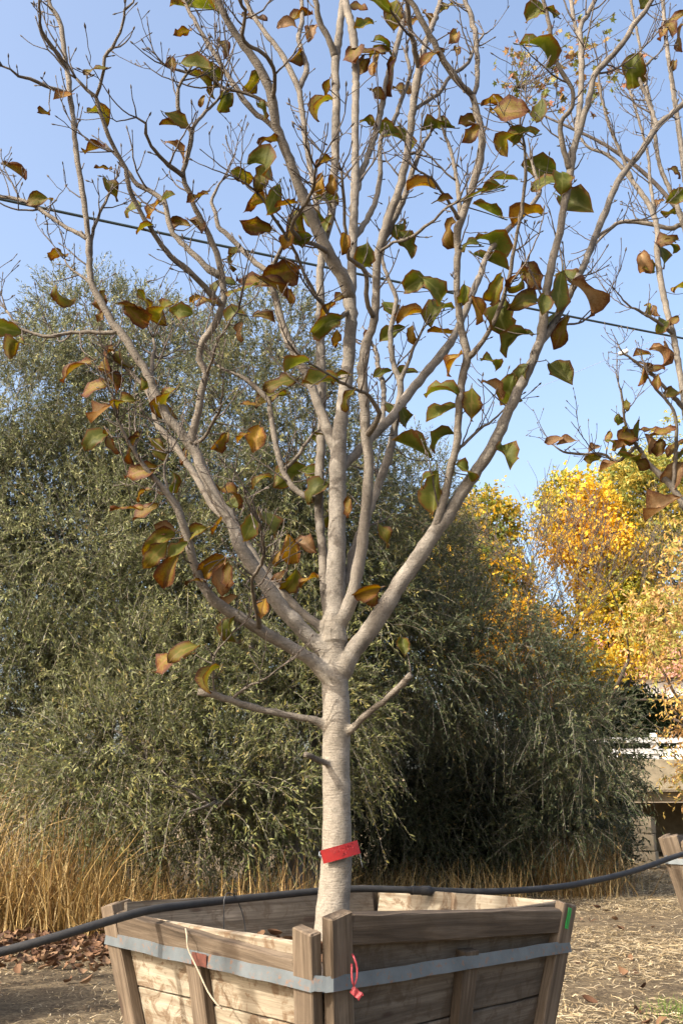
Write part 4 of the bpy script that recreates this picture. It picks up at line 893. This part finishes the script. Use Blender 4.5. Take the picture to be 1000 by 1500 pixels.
# ------------------------------------------------------------------ dry reeds, straw, fallen leaves
def blades(name, label, cat, pos, H, Wd, lean, pal, seed, mat=M_STRAW, segs=6, droop=.35):
    g = np.random.default_rng(seed); n = len(pos); t = np.linspace(0, 1, segs)[None, :, None]
    az = g.uniform(0, 2*np.pi, n); d = np.stack([np.cos(az), np.sin(az), np.zeros(n)], -1)[:, None]
    H_ = H[:, None, None]; ln = (lean*np.abs(g.normal(size=n)))[:, None, None]; dr = (droop*g.random(n)**2)[:, None, None]
    p = pos[:, None] + d*H_*(ln*t + dr*t**2.5) + np.array([0, 0, 1.])*H_*(t - .55*dr*t**3 - .15*ln*t)
    p[:, 1:-1] += g.normal(size=(n, segs-2, 3))*.012
    wv = norm(np.cross(d[:, 0], np.array([0, 0, 1.])) + g.normal(size=(n, 3))*.4)[:, None]; wt = Wd[:, None, None]*np.clip(1.15-t, .12, 1)*.5
    V = np.stack([p-wv*wt, p+wv*wt], 2).reshape(-1, 3); idx = np.arange(n*segs*2).reshape(n, segs, 2)
    Q = np.stack([idx[:, :-1, 0], idx[:, :-1, 1], idx[:, 1:, 1], idx[:, 1:, 0]], -1).reshape(-1, 4)
    c = np.array(pal)[g.integers(0, len(pal), n)]*g.uniform(.7, 1.3, (n, 1)); C = np.repeat(c, segs*2, 0)
    o = link(name, np_mesh(name, V, Q, C), None, mat); tag(o, label, cat, kind='stuff'); return o
STRAW = [(.34, .22, .07), (.40, .28, .11), (.26, .16, .05), (.46, .34, .16), (.19, .105, .035)]
g = np.random.default_rng(31)
n = 5200; px = np.where(g.random(n) < .7, g.uniform(-260, 300, n), g.uniform(120, 470, n)); yy = g.uniform(11.0, 12.6, n)
pos = np.stack([(px-500)/F*yy*1.06, yy, np.zeros(n)-.02], -1)
clump = vnoise(pos, 3.0, 9); H = (1.75 - 1.05*np.clip((px-30)/260, -.2, 1)) * g.uniform(.3, 1.25, n) * (1+.35*clump)
blades('dry_reeds', 'tall golden dry reeds in front of the olive shrubs', 'reeds', pos, H, g.uniform(.006, .021, n), .42, STRAW, 32, droop=.8)
n = 1100; px = 805+g.normal(size=n)*30; yy = g.uniform(15.3, 17.4, n); pos = np.stack([(px-500)/F*yy*1.06, yy, np.zeros(n)-.02], -1)
blades('dry_reeds', 'dry reeds tinted darker for the shade under the spreading olive tree', 'reeds', pos, g.uniform(.25, 1.15, n), g.uniform(.006, .016, n), .35, STRAW[2:], 33, droop=.6)  # darker straw tints imitate the dimness under the olive
n = 900; px = g.uniform(470, 740, n); yy = g.uniform(13.5, 16.5, n); pos = np.stack([(px-500)/F*yy*1.06, yy, np.zeros(n)-.02], -1)
blades('dry_grass', 'sparse dry grass in the dark hollow under the olive trees', 'grass', pos, g.uniform(.15, .7, n), g.uniform(.005, .012, n), .5, STRAW[1:], 34)
def flat_blades(name, label, cat, n, xr, yr, seed, pal, lr, clumpf=None, wr=(.003, .008)):
    g = np.random.default_rng(seed); x, y = g.uniform(*xr, n), g.uniform(*yr, n); p = np.stack([x, y, np.zeros(n)], -1)
    k = vnoise(p, 2.2, seed+1) + .5*g.normal(size=n) > (clumpf if clumpf is not None else -9); p = p[k]; n = len(p)
    p[:, 2] = [gh(a, b) for a, b, _ in p]; p[:, 2] += g.uniform(.004, .03, n)
    az = g.uniform(0, np.pi, n); d = np.stack([np.cos(az), np.sin(az), g.normal(size=n)*.14], -1); L = g.uniform(*lr, n)[:, None]
    s = np.stack([-np.sin(az), np.cos(az), g.normal(size=n)*.3], -1)*g.uniform(*wr, n)[:, None]; md = np.array([0, 0, .012])*g.random((n, 1))
    V = np.stack([p-d*L/2-s, p-d*L/2+s, p+md+s, p+md-s, p+d*L/2+s*.4, p+d*L/2-s*.4], 1).reshape(-1, 3); b = np.arange(n)[:, None]*6
    Q = np.concatenate([b+np.array([[0, 1, 2, 3]]), b+np.array([[3, 2, 4, 5]])])
    c = np.array(pal)[g.integers(0, len(pal), n)]*g.uniform(.65, 1.25, (n, 1))
    o = link(name, np_mesh(name, V, Q, np.repeat(c, 6, 0)), None, M_STRAW); tag(o, label, cat, kind='stuff')
flat_blades('straw', 'pale straw strewn over the bare soil beside the boxes', 'straw', 80000, (1.0, 7.5), (5.8, 17), 41, [(.36, .27, .14), (.43, .335, .19), (.24, .175, .095), (.50, .40, .25), (.55, .46, .30)], (.03, .14), -.05, (.0014, .0045))
flat_blades('straw', 'bleached straw on the far ground before the concrete bridge', 'straw', 26000, (3.5, 11), (16.5, 25), 47, [(.36, .27, .14), (.43, .335, .19), (.50, .40, .25)], (.06, .25), -.2, (.004, .010))
flat_blades('straw', 'short chaff scattered on the soil before the leaf litter', 'straw', 26000, (-7.5, .8), (5.8, 11.5), 43, [(.30, .22, .11), (.38, .30, .18), (.20, .14, .08), (.45, .37, .24)], (.02, .09), -.3, (.0012, .004))
def litter(name, label, n, fx, fy, fz, seed, size=(.06, .12), pal=None):
    g = np.random.default_rng(seed); x, y = fx(g, n), fy(g, n); zz = fz(x, y, g)
    pal = pal or [(.115, .06, .030), (.16, .088, .045), (.085, .04, .02), (.20, .12, .066), (.06, .03, .017)]
    az = g.uniform(0, 2*np.pi, n); L = g.uniform(*size, n); tl = g.normal(size=n)*.35
    d = np.stack([np.cos(az)*np.cos(tl), np.sin(az)*np.cos(tl), np.sin(tl)], -1); s = norm(np.stack([-np.sin(az), np.cos(az), g.normal(size=n)*.5], -1)); u = np.cross(d, s)
    c0 = np.stack([x, y, zz], -1); V = []
    curl = g.uniform(-.1, .45, n)[:, None]*L[:, None]; fold = g.uniform(0, .35, n)[:, None]*L[:, None]
    L_ = L[:, None]
    rows = [(-.5, .06), (-.2, .26), (.12, .30), (.38, .17), (.52, .02)]
    for a, wd in rows:
        k = u*curl*(a*a*4)
        V += [c0+d*L_*a-s*L_*wd+k+u*fold*(wd/.3), c0+d*L_*a+k, c0+d*L_*a+s*L_*wd+k+u*fold*(wd/.3)]
    V = np.stack(V, 1); V[..., 2] = np.maximum(V[..., 2], (zz-.012)[:, None]); V = V.reshape(-1, 3)
    b = np.arange(n)[:, None]*15; Q = np.concatenate([b+np.array([[r*3+c, r*3+c+1, r*3+c+4, r*3+c+3]]) for r in range(4) for c in range(2)])
    c = np.array(pal)[g.integers(0, len(pal), n)]*g.uniform(.7, 1.25, (n, 1))
    o = link(name, np_mesh(name, V, Q, np.repeat(c, 15, 0)), None, M_LITTER); tag(o, label, 'leaves', kind='stuff'); return o
ghv = lambda x, y: np.array([gh(a, b) for a, b in zip(x, y)])
litter('fallen_leaves', 'drift of brown fallen leaves at the foot of the golden reeds', 2600, lambda g, n: g.uniform(-7, -1.9, n), lambda g, n: 10.2+g.normal(size=n)*.75, lambda x, y, g: ghv(x, y)+g.uniform(.01, .07, len(x)), 51)
litter('fallen_leaves', 'few brown fallen leaves scattered over the straw beside the boxes', 90, lambda g, n: g.uniform(1.2, 5.5, n), lambda g, n: g.uniform(6.5, 14, n), lambda x, y, g: ghv(x, y)+.02, 52)
litter('fallen_leaves', 'brown fallen leaves lying on the soil inside the strapped box', 60, lambda g, n: BC.x+g.uniform(-.36, .36, n), lambda g, n: BC.y+g.uniform(-.3, .36, n), lambda x, y, g: np.full(len(x), RIM-.155)+g.uniform(0, .015, len(x)), 53)
g = np.random.default_rng(61); n = 420; c = PZ(1000, 1492, 0); pos = np.stack([c.x+.12+g.normal(size=n)*.16, c.y+g.normal(size=n)*.22, np.zeros(n)], -1)
blades('grass_tuft', 'small tuft of fresh green grass on the straw strewn soil', 'grass', pos, g.uniform(.04, .12, n), g.uniform(.003, .006, n), .4, [(.09, .16, .02), (.12, .20, .03), (.16, .22, .05)], 62)

# ------------------------------------------------------------------ hose, cables, tag, ties, wires
M_HOSE = plain('black_rubber', (.02, .019, .018), .75, 0, .3, 25)
def tubething(name, label, cat, pts, r, mat, seg=10, step=.04, rad=None):
    tb = Tubes(); p, rr = resample(pts, rad or [r]*len(pts), step); tb.add(p, rr, seg)
    root = link(name, tb.mesh(name), None, mat); tag(root, label, cat); return root
hp = [Vector((-3.75, 6.75, .93)), Vector((-3.45, 6.3, 1.0)), Vector((-3.1, 5.75, .985)), Vector((-2.2, 4.6, .82)), P(-90, 1416, 3.45), P(0, 1395, 3.45), P(80, 1373, 3.52), P(150, 1352, 3.62), P(215, 1334, 3.75), P(270, 1326, 3.9), P(330, 1319, 4.05),
      P(400, 1312, 4.2), P(460, 1306, 4.32), P(520, 1302, 4.42), P(580, 1303, 4.5), P(640, 1305, 4.58), P(720, 1306, 4.7), P(800, 1301, 4.95), P(860, 1292, 5.25), P(930, 1275, 5.7), P(1000, 1251, 6.2), P(1060, 1240, 6.6), P(1150, 1235, 6.9)]
HS = tubething('hose', 'black irrigation hose strung across the box behind the trunk', 'hose', hp, .0145, M_HOSE, 12, .05)
tb = Tubes(); q0, q1 = P(600, 1304, 4.53), P(632, 1305, 4.57)
tb.add([q0, q0.lerp(q1, .08), q0.lerp(q1, .12), q0.lerp(q1, .5), q0.lerp(q1, .55), q0.lerp(q1, .92), q1], [.0148, .019, .019, .0175, .0205, .0205, .0148], 14); tb.build('coupling', M_HOSE, HS)
M_POST = M_WOOD
ca, cb = P(0, 291, 7.2), P(960, 490, 10.2); cd = (cb-ca)
e0, e1 = ca-cd*.55, cb+cd*.28
cpts = [e0.lerp(e1, t)-Vector((0, 0, .25*(t*(1-t)-.2))) for t in np.linspace(0, 1, 15)]
tubething('overhead_cable', 'thick dark cable crossing the sky behind the magnolia limbs', 'cable', cpts, .0125, plain('cable_sheath', (.03, .045, .045), .45, 0, .2, 20), 8, .3)
for k, (q, lb) in enumerate(((cpts[0], 'wooden pole carrying the high end of the dark cable'), (cpts[-1], 'wooden pole carrying the low end of the dark cable'))):
    tb = Tubes(); tb.add([Vector((q.x, q.y, -.1)), Vector((q.x, q.y, q.z*.5)), Vector((q.x, q.y, q.z+.25))], [.11, .10, .085], 12, .01); po = empty('utility_pole', (q.x, q.y, 0)); tag(po, lb, 'pole')
    tb.build('shaft', M_DARKBARK, po); put('crossarm', boxmesh('crossarm', 1.0, .1, .12, .008), M_WOOD, po, fr((q.x, q.y, q.z-.065), R(30)))
M_WIRE = plain('thin_wire', (.30, .32, .34), .4, .5, .1, 20)
wa, wb = P(520, -8, 24), P(1000, 172, 30); wd_ = wb-wa
tubething('thin_wire', 'thin pale wire crossing the upper sky behind the twigs', 'wire', [wa-wd_*1.2, wa, wa.lerp(wb, .5)-Vector((0, 0, .03)), wb, wb+wd_*.9], .007, M_WIRE, 5, 1)
wa, wb = P(640, 628, 20), P(912, 517, 16); wd_ = wb-wa; W2 = tubething('thin_wire', 'faint stay wire with a white insulator rising beside the right limb', 'wire', [wa-wd_*.9, wa, wb, wb+wd_*1.0], .0035, M_WIRE, 5, 1)
tb = Tubes(); a, b = P(906, 519, 16.07), P(919, 513.5, 15.9); tb.add([a, a.lerp(b, .08), a.lerp(b, .3), a.lerp(b, .7), a.lerp(b, .92), b], [.008, .038, .042, .042, .038, .008], 10); tb.build('insulator', M_WHITE, W2)

# red tag on the trunk
def red_tag():
    c = P(498.5, 1248, YM-.068); wpx = depth(c)/F; root = empty('trunk_tag', c); tag(root, 'bright red plastic strip tag tied round the magnolia trunk', 'tag')
    m, t, b = newmat('red_plastic'); v = coords(t, (1, 1, 1)); f = noi(t, v, 60); t.links.new(ramp(t, f, [(.3, (.16, .004, .005)), (.7, (.22, .006, .006))]), b.inputs['Base Color']); b.inputs['Roughness'].default_value = .38
    L, H = 56*wpx, 19*wpx; nx = 20; V = []; ang = R(15)
    for i in range(nx+1):
        u = i/nx-.5; bend = -.018*(1-(2*u)**2) + .010*(u+.5)
        for z, th in ((H/2, 0), (-H/2, 0), (-H/2, .0014), (H/2, .0014)): V.append((u*L, bend+th, z))
    Q = [(i*4+k, i*4+(k+1) % 4, i*4+4+(k+1) % 4, i*4+4+k) for i in range(nx) for k in range(4)] + [(0, 3, 2, 1), (nx*4, nx*4+1, nx*4+2, nx*4+3)]
    me = bpy.data.meshes.new('strip'); me.from_pydata(V, [], Q); me.update()
    o = put('strip', me, m, root, Matrix.Translation(c) @ Matrix.Rotation(-ang, 4, 'Y'))
    # worn embossed characters too faint to read, raised from the strip in two rows
    r_ = random.Random(2); V, Q = [], []
    def stroke(x0, z0, x1, z1):
        u = (x0+x1)/2/L; yb = -.018*(1-(2*u)**2)+.010*(u+.5)-.0007; dx, dz = x1-x0, z1-z0; l = math.hypot(dx, dz); nx_, nz = -dz/l*.0007, dx/l*.0007; b = len(V)
        for y in (yb, yb+.001): V.extend([(x0+nx_, y, z0+nz), (x1+nx_, y, z1+nz), (x1-nx_, y, z1-nz), (x0-nx_, y, z0-nz)])
        Q.extend([(b, b+1, b+2, b+3), (b, b+4, b+5, b+1), (b+2, b+6, b+7, b+3), (b+1, b+5, b+6, b+2), (b+3, b+7, b+4, b)])
    for row, (x0, x1, hh) in ((.22, (-.40, .42, .30)), (-.22, (-.02, .2, .22))):
        x = x0*L
        while x < x1*L:
            h = hh*H; w_ = .006; z = row*H-h/2
            if r_.random() < .85:
                for k in range(r_.choice((2, 3))):
                    s = r_.choice(((0, 0, 0, 1), (1, 0, 1, 1), (0, 1, 1, 1), (0, .5, 1, .5), (0, 0, 1, 0), (0, 0, 1, 1))); stroke(x+s[0]*w_, z+s[1]*h, x+s[2]*w_, z+s[3]*h)
            x += w_+.0035
    me = bpy.data.meshes.new('embossing'); me.from_pydata(V, [], Q); me.update(); e = link('embossing', me, o, plain('red_worn', (.27, .03, .028), .5, 0, .3, 80)); e['kind'] = 'stuff'
    tb = Tubes(); rad = .064; tc = P(493, 1248, YM)
    pts = [P(472, 1256, YM-.055), P(468, 1252, YM-.045), P(467, 1253, YM-.01)] + [Vector((tc.x-.066*math.cos(a), YM+.066*math.sin(a), tc.z+.0*a)) for a in np.linspace(.2, math.pi-.2, 8)] + [P(520, 1243, YM-.02), P(524, 1240, YM-.055)]
    tb.add(*resample(pts, [.0013]*len(pts), .01), 6); tb.add([P(468, 1247, YM-.06), P(467, 1253, YM-.062), P(470, 1257, YM-.062), P(473, 1254, YM-.062), P(471, 1248, YM-.06)], [.0015]*5, 6)
    tb.add(*resample([P(524, 1241, YM-.058), P(527, 1252, YM-.05), P(529, 1263, YM-.05), P(531, 1271, YM-.045)], [.0015, .0013, .0012, .001], .01), 5)
    tb.build('tie_wire', M_WIRE, root)
red_tag()
# string, wire hoop and red loop on the box
def on_left(px, py, out=.055):           # a point just off the box's sunny left face
    n = (C_N-C_L).cross(Vector((0, 0, 1))).normalized(); n = n if n.y < 0 else -n
    c = C_L + n*out; d = ray(px, py); o = Vector((0, 0, HC)); t = (c-o).dot(n)/d.dot(n); return o+d*t
def on_right(px, py, out=.055):
    n = (C_R-C_N).cross(Vector((0, 0, 1))).normalized(); n = n if n.y < 0 else -n
    c = C_N + n*out; d = ray(px, py); o = Vector((0, 0, HC)); t = (c-o).dot(n)/d.dot(n); return o+d*t
sp = [on_left(272, 1360, .035), on_left(274, 1372, .058), on_left(275, 1388, .06), on_left(283, 1406, .055), on_left(292, 1425, .05), on_left(305, 1453, .042), on_left(318, 1471, .04), on_left(325, 1477, .04)]
tubething('string', 'frayed cream string hanging from the strap over the pale planks', 'string', sp, .0028, plain('twine', (.33, .27, .19), .9, 0, .2, 60), 6, .02)
wp = [P(328, 1375, 4.02), P(328, 1340, 4.02), P(328.5, 1318, 4.02), P(331, 1310, 4.03), P(336, 1308, 4.05), P(343, 1312, 4.07), P(351, 1326, 4.1), P(357, 1345, 4.11), P(361, 1375, 4.12)]
tubething('wire_hoop', 'thin bent wire hoop pinning the hose inside the strapped box', 'wire', wp, .0022, plain('dark_wire', (.06, .06, .06), .5, .5, .2, 40), 6, .015)
lp = [on_right(516, 1398, .05), on_right(519, 1404, .062), on_right(523, 1418, .064), on_right(522, 1434, .063), on_right(518, 1444, .062), on_right(516, 1438, .061), on_right(515, 1424, .058), on_right(515, 1412, .052)]
M_PINK = plain('red_ribbon', (.36, .05, .06), .5, 0, .25, 60)
LPO = tubething('plastic_tie', 'pinkish red plastic tie looped over the strap on the shaded planks', 'tie', lp, .0034, M_PINK, 6, .012)
me = boxmesh('tail', .036, .003, .02, .001, 1, .0015, 4); pq = on_right(522, 1455, .06); put('tail', me, M_PINK, LPO, Matrix.Translation(pq) @ Matrix.Rotation(R(40), 4, 'Y'))
